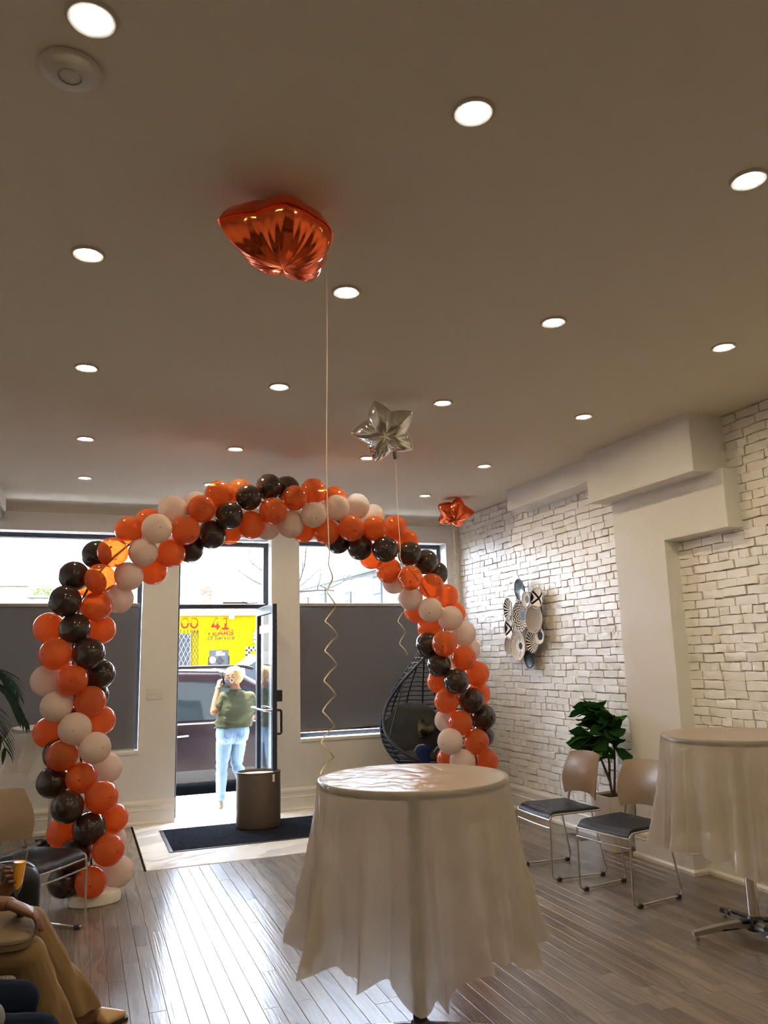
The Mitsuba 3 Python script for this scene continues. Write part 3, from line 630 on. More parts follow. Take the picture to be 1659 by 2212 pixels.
# ---------------------------------------------------------------- stacking chairs: local x forward, seat front at x = .21
def chair(label, loc, fwd, group='stacking chairs'):
    k = tag(num('chair'), label, 'chair', group); a = math.atan2(fwd[1], fwd[0]); M = rotz(a, (loc[0], loc[1], 0))
    def pt(name, m, mat, s=False): return part(k, name, move(m, M), mat, s)
    # seat pad with a waterfall front
    xs = np.array([-.21, -.19, -.10, 0, .10, .16, .195, .215, .222]); zt = np.array([.462, .472, .472, .470, .471, .472, .464, .447, .428]); zb = np.array([.458, .455, .452, .450, .450, .450, .443, .432, .422])
    ys = np.array([-.228, -.222, -.12, 0, .12, .222, .228]); dip = np.array([-.010, 0, -.003, -.006, -.003, 0, -.010])
    P = np.array([[(x, y, z + dd) for y, dd in zip(ys, dip)] for x, z in zip(xs, zt)]); Q = np.array([[(x, y, z) for y in ys] for x, z in zip(xs, zb)])
    pt('seat', shell(P, Q), 'm_blackleather', 35)
    # back shell
    us, vs = np.linspace(-1, 1, 17), np.linspace(0, 1, 13); P = np.zeros((17, 13, 3)); Q = P.copy()
    for i, u in enumerate(us):
        for j, v in enumerate(vs):
            hw = .200 + .030 * math.sin(PI * min(1, v * 1.05 + .05)) + .004 * v
            zb_ = .515 + .030 * (1 - u * u) ** .7; zz = zb_ + (.845 - .018 * u * u - zb_) * v
            x = -.225 - .035 * v - .035 * v * v + .045 * u * u + .016 * math.sin(PI * v)
            P[i, j] = (x, u * hw, zz); Q[i, j] = (x - .011, u * hw, zz)
    pt('backrest', shell(P, Q), 'm_tanplastic', 50)
    for s in (-1, 1):
        y = s * .236
        path = bend([(-.215, y * .97, .452), (.222, y, .448), (.232, y, .016), (-.222, y * 1.02, .016), (-.14, y * .94, .44)], .045, 6)
        pt('side_frame', tube(path, .0068, 8), 'm_chrome', 60)
        pt('back_post', tube(bend([(-.16, y * .97, .452), (-.208, y * .85, .452), (-.216, s * .165, .595)], .03, 5), .0068, 8), 'm_chrome', 60)
        for x in (-.185, .175): pt('foot_pad', cbox(x - .018, x + .018, y - .014, y + .014, .0, .024, .004), 'm_rubber')
    for z in (.418, .362): pt('front_bar', tube([(.224 if z > .4 else .226, -.236, z), (.226, 0, z - .004), (.224 if z > .4 else .226, .236, z)], .006, 8), 'm_chrome', 60)
    pt('rear_bar', tube([(-.155, -.225, .446), (-.155, .225, .446)], .006, 8), 'm_chrome', 60)
    return k
chair('tan-backed chair by the brick wall, the one nearer the window', (3.435, 5.415), (-1, .03))
chair('tan-backed black seat chair nearest the right draped table', (3.50, 4.705), (-.985, -.17))
chair('tan-backed chair on the left beside the foot of the balloon arch', (-.247, 5.52), (.78, -.62))

# ---------------------------------------------------------------- bronze bin
k = tag(num('bin'), 'hammered bronze oval metal bin standing on the black entrance mat', 'bin')
BC = rotz(math.radians(-12), (1.672, 8.02, .014))
def oval(prof, n=64): return move(lathe(prof, n, 1.0, .80), BC)
part(k, 'body', oval([(0, .0), (.205, .0), (.212, .006), (.214, .03), (.216, .25), (.214, .500), (.218, .508), (.218, .520), (.210, .522), (.203, .515), (.203, .495)], 72), 'm_bronze', 35)
part(k, 'lid', oval([(.2035, .494), (.19, .498), (0, .499)], 48), 'm_bronzelid', 35)
tag(part(k, 'tag', move(cbox(-.012, .012, -.0035, .0, .43, .50, .001), BC @ mat4((.145, -.128, 0), (.86, .51, 0), (-.51, .86, 0), (0, 0, 1))), 'm_white'), 'small white tag')
def bz(p, n, uv): return .0012 * (dr.sin(p.z * 520) * .5 + .5) * (.6 + .6 * noise(p.x * 60, p.y * 60, p.z * 40)) + .0008 * noise(p.x * 220, p.y * 220, p.z * 60)
bumped('m_bronze', {'type': 'principled', 'base_color': rgb(.13, .098, .066), 'roughness': .42, 'metallic': .8}, bz, 1e-3)
prin('m_bronzelid', (.50, .42, .30), .6)

# ---------------------------------------------------------------- fiddle leaf fig in a tapered pot
k = tag(num('potted_fig'), 'broad-leaved potted fig in a tapered white pot behind the chairs against the pillar', 'potted plant')
PX, PY = 4.165, 5.74
def frust(z0, z1, a0, a1, c=.008):
    return trimesh.convex.convex_hull(np.array([(PX + sx * (a - c * q), PY + sy * (a - c * (1 - q)), z) for z, a in ((z0, a0), (z1, a1)) for sx in (-1, 1) for sy in (-1, 1) for q in (0, 1)]))
po, pi_ = to_manifold(frust(.002, .44, .085, .135)), to_manifold(frust(.36, .46, .118, .128))
part(k, 'pot', to_trimesh(po - pi_), 'm_pot'); prin('m_pot', (.66, .62, .57), .5)
part(k, 'soil', cbox(PX - .115, PX + .115, PY - .115, PY + .115, .40, .425, .01), 'm_soil'); diff('m_soil', (.05, .035, .015))
stems = [catmull([(PX, PY, .42), (PX - .01, PY + .01, .56), (PX - .02, PY - .01, .72), (PX - .05, PY + .02, .92), (PX - .07, PY + .01, 1.06)], 6), catmull([(PX + .015, PY, .42), (PX + .015, PY - .02, .54), (PX + .01, PY - .05, .72), (PX, PY - .08, .98)], 6), catmull([(PX - .012, PY + .01, .55), (PX - .06, PY + .03, .70), (PX - .10, PY + .06, .86)], 6)]
for s_ in stems: part(k, 'stem', tube(s_, np.linspace(.012, .006, len(s_)), 7), 'm_stem', 60)
prin('m_stem', (.06, .035, .022), .6)
def fig_leaf(L):
    us, vs = np.array([0, .06, .16, .30, .46, .62, .76, .87, .94, .98, 1.0]), np.linspace(-1, 1, 5); P = np.zeros((11, 5, 3))
    for i, u in enumerate(us):
        w = L * .36 * (u ** .55) * max(0.0, 1 - u ** 5) ** .5 * (.75 + .35 * u) + .002
        for j, v in enumerate(vs):
            P[i, j] = (L * (u - .12 * u * u * abs(v)), w * v, L * (.10 * math.sin(PI * u) - .30 * u * u) + .18 * w * v * v + .012 * math.sin(9 * u) * abs(v))
    return P
thin('m_figleaf0', (.030, .095, .022), .5, .0, .3); thin('m_figleaf1', (.016, .055, .014), .5, .0, .3); thin('m_figleaf2', (.06, .17, .035), .6, .0, .35)
lr = random.Random(3)
for q in range(64):
    s_ = stems[lr.choice((0, 0, 0, 1, 1, 2, 2))]; b = s_[int(len(s_) * lr.uniform(.5, 1) ** .6)]; az = lr.uniform(0, 2 * PI)
    if math.cos(az) > .15: az = PI - az
    el = math.radians(lr.uniform(10, 80)) if b[2] > .88 else math.radians(lr.uniform(0, 45)); L = lr.uniform(.18, .28)
    x = V(math.cos(az) * math.cos(el), math.sin(az) * math.cos(el), math.sin(el)); y = V(-math.sin(az), math.cos(az), 0) ; z = np.cross(x, y); ro = lr.uniform(-1.0, 1.0); y, z = y * math.cos(ro) + z * math.sin(ro), z * math.cos(ro) - y * math.sin(ro)
    G = fig_leaf(L); lm = grid_mesh(G); lm = move(lm, mat4(b, x, y, z))
    vv = np.array(lm.vertices); vv[:, 0] = np.minimum(vv[:, 0], 4.295); lm = trimesh.Trimesh(vv, lm.faces, process=False)
    part(k, 'leaf', lm, f'm_figleaf{lr.choice((0, 0, 1, 1, 1, 2))}', True)

# ---------------------------------------------------------------- palm at the left edge
k = tag(num('potted_palm'), 'dark palm with drooping fronds at the left edge before the window', 'potted plant')
QX, QY = -1.02, 6.95
part(k, 'pot', move(lathe([(0, .002), (.15, .002), (.19, .40), (.175, .40), (.165, .36), (0, .36)], 32), rotz(0, (QX, QY, 0))), 'm_pot', 40)
part(k, 'trunk', tube(catmull([(QX, QY, .35), (QX + .02, QY, .8), (QX, QY, 1.2)], 5), np.linspace(.03, .018, 11), 8), 'm_stem', 50)
thin('m_palm', (.020, .034, .022), .4, 0, .35)
def frond(root, az, rise, reach, drop, nl=13, ll=.30):
    t = np.linspace(0, 1, 24); d = V(math.cos(az), math.sin(az), 0)
    P = np.array([V(*root) + d * reach * q + V(0, 0, rise * math.sin(PI * .62 * q) - drop * q ** 2.2) for q in t]); ms = [tube(P, np.linspace(.007, .002, 24), 5)]
    for i in range(nl):
        q = .18 + .82 * i / (nl - 1); b = V(*[np.interp(q, t, P[:, c]) for c in range(3)]); tg = V(*[np.interp(min(1, q + .03), t, P[:, c]) for c in range(3)]) - b if q < .97 else P[-1] - P[-2]
        tg = tg / np.linalg.norm(tg); sd = np.cross(tg, V(0, 0, 1)); sd /= np.linalg.norm(sd)
        for s in (-1, 1):
            L = ll * (math.sin(PI * (.15 + .8 * q)) ** .6); di = tg * .75 + sd * s * .62; di /= np.linalg.norm(di); G = np.zeros((6, 3, 3))
            for a in range(6):
                u = a / 5; c = b + di * L * u + V(0, 0, -.50 * L * u * u); w = .0150 * (math.sin(PI * (.08 + .92 * u)) ** .8); nn = np.cross(di, V(0, 0, 1)); nn /= np.linalg.norm(nn)
                for e in range(3): G[a, e] = c + nn * w * (e - 1) + V(0, 0, .004 * abs(e - 1))
            ms.append(grid_mesh(G))
    return cat(*ms)
for az, rise, reach, drop in ((-.10, .42, .62, .42), (-.55, .30, .60, .50), (.5, .5, .6, .3), (-1.4, .4, .55, .5), (2.2, .4, .5, .4), (3.4, .4, .5, .5)):
    part(k, 'frond', frond((QX, QY, 1.24), az, rise, reach, drop), 'm_palm')
for az, rise, reach, drop in ((-.75, .12, .62, .35), (.1, .16, .5, .3)):
    part(k, 'frond', frond((QX, QY, .62), az, rise, reach, drop, 11, .24), 'm_palm')

# ---------------------------------------------------------------- wall sculpture of woven plates
k = tag(num('wall_art'), 'black and white woven plate sculpture hung on the brick wall', 'wall art')
CR, BK, GY, TN = (.80, .77, .72), (.012, .013, .016), (.16, .20, .25), (.42, .36, .30)
def pol(uv): x, y = uv.x, uv.y; return x, y, dr.sqrt(x * x + y * y), dr.atan2(y, x)
def tri(t): f = t - dr.floor(t); return dr.abs(f * 2 - 1)
def p_swirl(p, n, uv):
    x, y, r, a = pol(uv); b = dr.sin(2 * a) * 0 + dr.abs(dr.abs(x) - dr.abs(y)); s = tri((a / (2 * PI)) * 18 + r * 1.1)
    return mix(CR, BK, dr.select(s > .54 - .1 * r, 1.0, 0.0) * dr.select(r > .1, 1.0, 0.0))
def p_cross(p, n, uv):
    x, y, r, a = pol(uv); d = dr.abs(dr.abs(x * .8) - dr.abs(y)); tr = dr.select(dr.abs(x) > .62 + .5 * dr.abs(y), 1.0, 0.0)
    return mix(CR, BK, dr.maximum(dr.select(d < .14, 1.0, 0.0), tr))
def p_star(p, n, uv):
    x, y, r, a = pol(uv); q = r + .17 * tri(a / (2 * PI) * 15); b = (q * 5.2) - dr.floor(q * 5.2)
    c = mix(CR, BK, dr.select((b > .52), 1.0, 0.0)); return dr.select(r < .31, mi.Color3f(*GY), c)
def p_coil(p, n, uv): x, y, r, a = pol(uv); return mix(TN, (.22, .18, .15), dr.select(tri(r * 13) > .6, .8, .1))
def p_contour(p, n, uv):
    x, y, r, a = pol(uv); q = dr.maximum(r, 0) + .10 * dr.abs(dr.sin(a)) * dr.abs(dr.sin(a * 2)); b = tri(q * 8.5)
    c = mix(CR, (.20, .14, .10), dr.select((b > .70) & (r > .5), 1.0, 0.0)); c = dr.select((dr.abs(x) < .06) & (dr.abs(y) > .34) & (r < .72), mi.Color3f(.30, .22, .17), c)
    return dr.select(r < .24, mi.Color3f(.05, .06, .075), c)
def p_ringg(p, n, uv): x, y, r, a = pol(uv); return dr.select(r < .50, mi.Color3f(*GY), mi.Color3f(*CR))
def p_ringk(p, n, uv): x, y, r, a = pol(uv); return dr.select(r < .52, mi.Color3f(.05, .06, .075), mi.Color3f(*CR))
for nm, fn in (('swirl', p_swirl), ('cross', p_cross), ('star', p_star), ('coil', p_coil), ('contour', p_contour), ('ringg', p_ringg), ('ringk', p_ringk)): diff('m_plate_' + nm, proc(fn))
prin('m_plate_blue', (.13, .17, .22), .22); prin('m_plate_black', (.014, .016, .020), .4)
def plate(cy, cz, r, mat, x, tilt, rot, lab, deep=.25, rim=None):
    n = 36; rows = np.linspace(0, 1, 9); Vv, U = [], []; G = np.zeros((n, 9, 3)); UV = np.zeros((n, 9, 2))
    for i in range(n):
        a = 2 * PI * i / n
        for j, q in enumerate(rows): G[i, j] = (q * r * math.cos(a), q * r * math.sin(a), r * deep * (q ** 2 - .6)); UV[i, j] = (q * math.cos(a + rot), q * math.sin(a + rot))
    m = grid_mesh(G, True); z = V(-1, tilt[0], tilt[1]); z /= np.linalg.norm(z)
    M = mat4((x, cy, cz), np.cross(V(0, 0, 1), z) / np.linalg.norm(np.cross(V(0, 0, 1), z)), np.cross(z, np.cross(V(0, 0, 1), z)), z); M[:3, 1] /= np.linalg.norm(M[:3, 1])
    kk = tag(part(k, 'plate', move(m, M), mat, True, uv=UV.reshape(-1, 2)), lab)
    rr = [(r * math.cos(a), r * math.sin(a), r * deep * .4) for a in np.linspace(0, 2 * PI, 36, endpoint=False)]
    part(kk, 'rim', move(tube(rr, .005, 6, True), M), rim or 'm_plate_rim', 60)
prin('m_plate_rim', (.50, .45, .38), .6)
plate(7.165, 2.262, .112, 'm_plate_blue', 4.245, (.10, -.08), 0, 'black-rimmed blue-grey plate at the top', .3, 'm_plate_black')
plate(7.022, 2.150, .078, 'm_plate_ringg', 4.225, (0, 0), 0, 'small cream plate with a grey centre')
plate(6.855, 2.150, .105, 'm_plate_cross', 4.25, (-.1, .05), .15, 'plate with a dark cross at the upper right')
plate(7.440, 2.080, .118, 'm_plate_swirl', 4.25, (.15, 0), .3, 'striped swirl plate at the upper left')
plate(7.165, 1.990, .158, 'm_plate_star', 4.24, (0, 0), 0, 'zigzag star plate in the middle')
plate(6.900, 1.944, .138, 'm_plate_coil', 4.235, (-.08, 0), 0, 'tan coiled plate on the right')
plate(7.440, 1.872, .110, 'm_plate_cross', 4.25, (.1, 0), .05, 'plate with a dark cross on the left')
plate(7.490, 1.695, .088, 'm_plate_coil', 4.255, (.1, 0), 0, 'small tan coiled plate at the lower left')
plate(7.245, 1.685, .152, 'm_plate_contour', 4.235, (0, 0), 0, 'contour lined plate with a dark centre')
plate(6.992, 1.722, .110, 'm_plate_swirl', 4.25, (-.05, 0), 1.1, 'striped swirl plate at the lower right')
plate(6.832, 1.774, .080, 'm_plate_ringk', 4.235, (-.1, 0), 0, 'small cream plate with a black centre')
plate(7.070, 1.550, .086, 'm_plate_black', 4.25, (0, -.1), 0, 'black plate at the bottom', .3, 'm_plate_black')
part(k, 'wire_frame', cat(*[tube([(4.285, a, b), (4.285, c, d)], .005, 6) for a, b, c, d in ((7.16, 2.3, 7.05, 1.5), (7.5, 2.08, 6.85, 1.94), (7.5, 1.7, 6.82, 1.76), (7.45, 2.1, 7.48, 1.68), (6.86, 2.18, 6.84, 1.74))] + [tube([(4.335, y, z), (4.25, y, z)], .006, 6) for y, z in ((7.16, 2.2), (7.3, 1.75), (6.95, 1.9), (7.4, 2.0))]), 'm_blackmetal')

# ---------------------------------------------------------------- hanging egg chair with its cushion
k = tag(num('egg_chair'), 'black woven egg chair with a child in it behind the right arch leg', 'egg chair')
EC = V(3.48, 7.95, 0); EA = math.atan2(-.95, -.30)     # the opening faces the room
ZT, ZB = 1.70, .36
def egg_r(z):
    q = np.clip((z - ZB) / (ZT - ZB), 0, 1)
    return .485 * math.sin(PI * q ** .80) ** .72 * (1 - .42 * q ** 2.2) / .90
def egg_pt(phi, z): return EC + V(math.cos(phi) * egg_r(z), math.sin(phi) * egg_r(z), z)
OPEN = 1.32                                             # half angle of the opening
def lim(z):
    q = (z - ZB) / (ZT - ZB); return OPEN * max(0, math.sin(PI * min(1, max(0, (q - .13) / .80)))) ** .55 if .13 < q < .93 else 0.0
rim = [egg_pt(EA + lim(z), z) for z in np.linspace(ZB + .135 * (ZT - ZB), ZB + .925 * (ZT - ZB), 40)] + [egg_pt(EA - lim(z), z) for z in np.linspace(ZB + .925 * (ZT - ZB), ZB + .135 * (ZT - ZB), 40)]
part(k, 'rim', tube(np.array(rim), .017, 8, True), 'm_wicker', 60); prin('m_wicker', (.011, .013, .02), .5)
for i in range(11):
    ph = EA + PI + (i - 5) * .42; zs = [z for z in np.linspace(ZB + .004, ZT - .004, 60) if abs((ph - EA + PI) % (2 * PI) - PI) >= lim(z) - .02]
    if len(zs) > 3: part(k, 'rib', tube(np.array([egg_pt(ph, z) for z in zs]), .0085, 6), 'm_wicker', 60)
weave = []
for z in np.linspace(ZB + .04, ZT - .06, 25):
    L = lim(z); ph = np.linspace(EA + L, EA + 2 * PI - L, 34); dz = .012 * np.sin(ph * 9)
    weave.append(tube(np.array([egg_pt(a, z + d * .3) for a, d in zip(ph, dz)]), .0075, 5))
tag(part(k, 'weave', cat(*weave), 'm_wicker', 60), 'horizontal black wicker strands', None, None, 'stuff')
part(k, 'stand', cat(tube(bend([(EC[0] + .30, EC[1] + .42, .03), (EC[0] + .30, EC[1] + .42, 1.4), (EC[0] + .16, EC[1] + .22, 1.93), (EC[0], EC[1], 1.90)], .35, 10), .022, 10), move(lathe([(0, .002), (.45, .002), (.46, .02), (0, .03)], 40), rotz(0, (EC[0], EC[1], 0)))), 'm_blackmetal', 50)
part(k, 'chain', tube([EC + V(0, 0, ZT - .01), EC + V(0, 0, 1.90)], .006, 6), 'm_blackmetal')
k = tag(num('cushion'), 'tufted dark grey cushion in the egg chair', 'cushion')
prin('m_cushion', (.030, .027, .022), .8, specular=.2)
seat_c = sphere((0, 0, 0), .34, 4, (1, 1, .30)); vv = np.array(seat_c.vertices); seat_c = trimesh.Trimesh(vv + EC + V(0, 0, ZB + .20) + np.stack([0 * vv[:, 0], 0 * vv[:, 0], .012 * np.abs(np.sin(vv[:, 0] * 14)) * np.abs(np.sin(vv[:, 1] * 14))], 1), seat_c.faces, process=False)
part(k, 'seat_pad', seat_c, 'm_cushion', True)
bk = sphere((0, 0, 0), .33, 4, (1, .36, .95)); vv = np.array(bk.vertices); puff = .03 * (np.abs(np.sin(vv[:, 2] * 15 + .6)) ** .5 - .6) + .012 * np.abs(np.sin(vv[:, 0] * 12))
vv = vv * (1 + puff[:, None] * 2.2); Mb = rotz(EA + PI / 2 - .35) @ trimesh.transformations.rotation_matrix(-.28, (1, 0, 0)); bk = move(trimesh.Trimesh(vv, bk.faces, process=False), Mb); bk.apply_translation(EC + V(-.13, .12, .80))
part(k, 'back_pad', bk, 'm_cushion', True)

# ---------------------------------------------------------------- people
def hand(wrist, d, back, curl, thumb=1, s=1.0, curls=None, spread=1.0):
    """one hand as a manifold: d from the wrist to the knuckles, back of the hand along 'back', thumb=1 or -1 picks its side"""
    d = np.asarray(d, float); d /= np.linalg.norm(d); b = np.asarray(back, float); b = b - d * (b @ d); b /= np.linalg.norm(b); t = np.cross(b, d) * thumb
    W_ = np.asarray(wrist, float)
    def P(x, y, z): return W_ + s * (d * x + t * y + b * z)
    bones = [bone((P(0, .018, 0), .017 * s), (P(0, -.018, 0), .017 * s), (P(.082, .030, 0), .0125 * s), (P(.085, -.030, -.002), .0115 * s), (P(.045, 0, .004), .016 * s))]
    for i, (y, L) in enumerate(((.030, .072), (.0105, .080), (-.0100, .074), (-.0295, .058))):
        c = curls[i] if curls else curl; p = P(.084, y, 0); ang = .25 * c; r0 = .0092 if i < 3 else .0080
        segs = (.46, .30, .24)
        for q, f in enumerate(segs):
            ang += c * (.55, .75, .5)[q]; dirv = d * math.cos(ang) - b * math.sin(ang) + t * (y * 1.1 * spread)
            p2 = p + s * L * f * dirv / np.linalg.norm(dirv); bones.append(bone((p, (r0 - .0006 * q) * s), (p2, (r0 - .0006 * (q + 1)) * s))); p = p2
    p0, p1, p2, p3 = P(.018, .026, -.006), P(.048, .050, -.018 - .01 * curl), P(.072, .056, -.034 - .014 * curl), P(.092, .050, -.044 - .016 * curl)
    bones += [bone((p0, .014 * s), (p1, .0115 * s)), bone((p1, .0112 * s), (p2, .0098 * s)), bone((p2, .0098 * s), (p3, .0082 * s))]
    return to_manifold(blend(bones, .0045, 5))
def joined(bodies): 
    M = m3.Manifold.batch_boolean(bodies, m3.OpType.Add); t = to_trimesh(M); return t
def head_bones(c, f, u, s=1.0):
    """c centre, f the way it looks, u up"""
    f = np.asarray(f, float) / np.linalg.norm(f); u = np.asarray(u, float); u = u - f * (u @ f); u /= np.linalg.norm(u); r = np.cross(f, u); c = np.asarray(c, float)
    def P(x, y, z): return c + s * (f * x + r * y + u * z)
    B = [bone((P(-.022, .012, .032), .080 * s), (P(-.022, -.012, .032), .080 * s), (P(.028, 0, .030), .066 * s)), bone((P(.040, .020, -.005), .050 * s), (P(.040, -.020, -.005), .050 * s), (P(.062, 0, -.080), .026 * s), (P(.01, .035, -.045), .034 * s), (P(.01, -.035, -.045), .034 * s)),
         bone((P(.090, 0, .022), .008 * s), (P(.108, 0, -.012), .0105 * s), (P(.088, .012, -.018), .009 * s), (P(.088, -.012, -.018), .009 * s)), bone((P(.088, .018, -.047), .008 * s), (P(.094, 0, -.046), .009 * s), (P(.088, -.018, -.047), .008 * s))]
    for sy in (-1, 1): B.append(bone((P(-.012, sy * .080, .020), .012 * s), (P(-.020, sy * .087, .030), .010 * s), (P(-.008, sy * .080, -.014), .009 * s)))
    return B, P
def eyes(k, P, s=1.0):
    for sy in (-1, 1): part(k, 'eye', sphere(P(.078, sy * .031, .022), .0115 * s, 2), 'm_eye', True)
prin('m_eye', (.05, .04, .035), .2)

# woman outside the door, seen from behind, phone at her ear, weight on her left leg
k = tag(num('person'), 'person seen from behind at the door, olive T-shirt and light jeans, phone at ear', 'person')
GZ = -.03; yb = 9.47
hc = V(1.665, 9.44, 1.425)
HB, HP = head_bones(hc, (-.88, .42, -.10), (0, 0, 1), 1.02)
neck = [bone((V(1.685, 9.46, 1.36), .054), (V(1.705, 9.48, 1.235), .060))]
shL, shR = V(1.560, 9.47, 1.185), V(1.868, 9.49, 1.175)
elL, wrL = V(1.440, 9.40, 1.045), V(1.502, 9.50, 1.315)
elR, wrR = V(2.015, 9.46, 1.01), V(1.890, 9.43, .955)
hpL, hpR = V(1.585, 9.47, .78), V(1.742, 9.49, .775); knL, knR = V(1.555, 9.50, .415), V(1.735, 9.56, .42); anL, anR = V(1.535, 9.46, .055), V(1.840, 9.40, .10)
torso = [bone((shL, .065), (shR, .065), (V(1.62, 9.45, 1.04), .112), (V(1.80, 9.47, 1.03), .112)), bone((V(1.62, 9.45, 1.04), .112), (V(1.80, 9.47, 1.03), .112), (V(1.62, 9.46, .88), .100), (V(1.73, 9.48, .88), .100)), bone((V(1.70, 9.48, 1.24), .055), (shL, .05), (shR, .05))]
pel = [bone((V(1.605, 9.45, .80), .125), (V(1.735, 9.47, .80), .122), (V(1.625, 9.47, .92), .10), (V(1.73, 9.48, .92), .10)), bone((V(1.585, 9.43, .775), .105), (hpL, .10)), bone((V(1.735, 9.44, .77), .105), (hpR, .10))]
def leg(h, n_, a, r): return [bone((h, r[0]), (h * .45 + n_ * .55, r[1])), bone((h * .45 + n_ * .55, r[1]), (n_, r[2])), bone((n_, r[2]), (n_ * .62 + a * .38 + V(0, -.012, 0), r[3])), bone((n_ * .62 + a * .38 + V(0, -.012, 0), r[3]), (a, r[4]))]
body = torso + pel + HB + neck + [bone((shL, .052), (elL, .044)), bone((elL, .042), (elL * .6 + wrL * .4, .041)), bone((elL * .6 + wrL * .4, .041), (wrL, .026)), bone((shR, .052), (elR, .043)), bone((elR, .041), (wrR, .026))]
body += leg(hpL, knL, anL, (.095, .078, .056, .056, .038)) + leg(hpR, knR, anR, (.095, .078, .056, .055, .038))
body += [bone((anL, .036), (V(1.53, 9.62, GZ + .03), .026)), bone((anR, .034), (V(1.86, 9.46, .03), .026))]
bt = blend(body, .016, 9)
hL = hand(wrL, (.30, .30, .90), (-.8, -.5, .1), .9, -1, .95); hR = hand(wrR, (-.9, .1, -.35), (.1, -.9, .3), .6, 1, .92)
add(k + '__body', joined([to_manifold(bt), hL, hR]), 'm_skin_brown', 40)
sh = [bone((shL, .078), (shR, .078), (V(1.62, 9.45, 1.04), .126), (V(1.80, 9.47, 1.03), .126)), bone((V(1.62, 9.45, 1.04), .126), (V(1.80, 9.47, 1.03), .126), (V(1.605, 9.46, .93), .139), (V(1.735, 9.48, .92), .137), (V(1.605, 9.462, .85), .148), (V(1.735, 9.482, .85), .146)), bone((V(1.702, 9.482, 1.225), .068), (shL, .062), (shR, .062)), bone((V(1.70, 9.48, 1.225), .074), (V(1.698, 9.477, 1.240), .070)),
      bone((shL, .072), (shL * .42 + elL * .58, .066)), bone((shR, .072), (shR * .42 + elR * .58, .066))]
st_ = blend(sh, .014, 8); vv = np.array(st_.vertices); nn = np.array(st_.vertex_normals)
vv += nn * (.011 * np.sin(vv[:, 2] * 52 + 3 * np.sin(vv[:, 0] * 11 + vv[:, 2] * 9)) * np.clip((1.08 - vv[:, 2]) / .12, 0, 1))[:, None] + nn * (.030 * np.maximum(meshkit.fbm(vv * [9, 9, 14], 3, 2) - .5, -.10 * np.clip((vv[:, 2] - .86) / .2, 0, 1)))[:, None]
low = vv[:, 2] < .858; vv[low, 2] = .858 + (vv[low, 2] - .858) * .05
part(k, 'shirt', trimesh.Trimesh(vv, st_.faces, process=False), 'm_olive', True); prin('m_olive', (.030, .033, .019), .9, specular=.1)
part(k, 'collar', tube([V(1.698, 9.476, 1.286) + V(.066 * math.cos(a), .066 * math.sin(a), .010 * math.sin(a)) for a in np.linspace(0, 2 * PI, 24, endpoint=False)], .0075, 6, True), 'm_olive', 60)
je = [bone((V(1.605, 9.448, .80), .136), (V(1.735, 9.468, .80), .133), (V(1.625, 9.47, .90), .112), (V(1.73, 9.48, .90), .112)), bone((V(1.578, 9.418, .775), .112), (hpL, .104)), bone((V(1.742, 9.428, .77), .112), (hpR, .104))] + leg(hpL, knL, V(1.535, 9.46, .075), (.104, .088, .066, .066, .048)) + leg(hpR, knR, V(1.836, 9.405, .12), (.104, .088, .066, .064, .048))
jt = blend(je, .013, 9); vv = np.array(jt.vertices); nn = np.array(jt.vertex_normals)
vv += nn * (.006 * np.sin(vv[:, 2] * 75 + 2 * np.sin(vv[:, 0] * 13)) * (np.exp(-((vv[:, 2] - .40) / .09) ** 2) + np.exp(-((vv[:, 2] - .10) / .07) ** 2) + .5 * np.exp(-((vv[:, 2] - .68) / .06) ** 2)))[:, None]
jeans_mesh = trimesh.Trimesh(vv, jt.faces, process=False)
part(k, 'jeans', jeans_mesh, 'm_jeans_light', True)
def jl(p, n, uv): return mix((.085, .14, .22), (.16, .22, .29), fbm(p.x * 7, p.y * 7, p.z * 4, 3)) * (0.93 + .14 * noise(p.x * 300, p.y * 300, p.z * 120))
diff('m_jeans_light', proc(jl)); diff('m_stitch', (.10, .17, .30))
def onback(pts, off=.002):
    o = []; q = trimesh.proximity.closest_point(jeans_mesh, np.array([(x, 9.30, z) for x, z in pts]))[0]
    return q + V(0, -off, 0)
for cx in (1.588, 1.738):
    pk = [(cx - .052, .855), (cx + .050, .858), (cx + .047, .765), (cx + .002, .735), (cx - .048, .762)]
    den = []
    for a, b in zip(pk, pk[1:] + pk[:1]): den += [(a[0] + (b[0] - a[0]) * t, a[1] + (b[1] - a[1]) * t) for t in np.linspace(0, 1, 8)[:-1]]
    part(k, 'pocket_seam', tube(onback(den), .0028, 5, True), 'm_stitch')
part(k, 'seat_seam', tube(onback([(1.665, z) for z in np.linspace(.845, .70, 10)]), .0025, 5), 'm_stitch')
hair = blend([bone((HP(-.026, .012, .040), .0865), (HP(-.026, -.012, .040), .0865), (HP(.022, .0, .058), .064)), bone((HP(-.055, .02, .0), .066), (HP(-.055, -.02, .0), .066), (HP(-.045, 0, -.035), .052))], .009, 4)
vv = np.array(hair.vertices); vv += np.array(hair.vertex_normals) * (.006 * (meshkit.noise(vv * 90, 4) - .5))[:, None]
part(k, 'hair', trimesh.Trimesh(vv, hair.faces, process=False), 'm_hair_blond', True)
tag(part(k, 'face_mask', blend([bone((HP(.098, 0, -.012), .016), (HP(.075, .040, -.02), .022), (HP(.075, -.040, -.02), .022), (HP(.074, .0, -.088), .026), (HP(.03, .052, -.045), .018), (HP(.03, -.052, -.045), .018))], .012, 3), 'm_mask', True), 'black face mask'); prin('m_mask', (.012, .012, .014), .6)
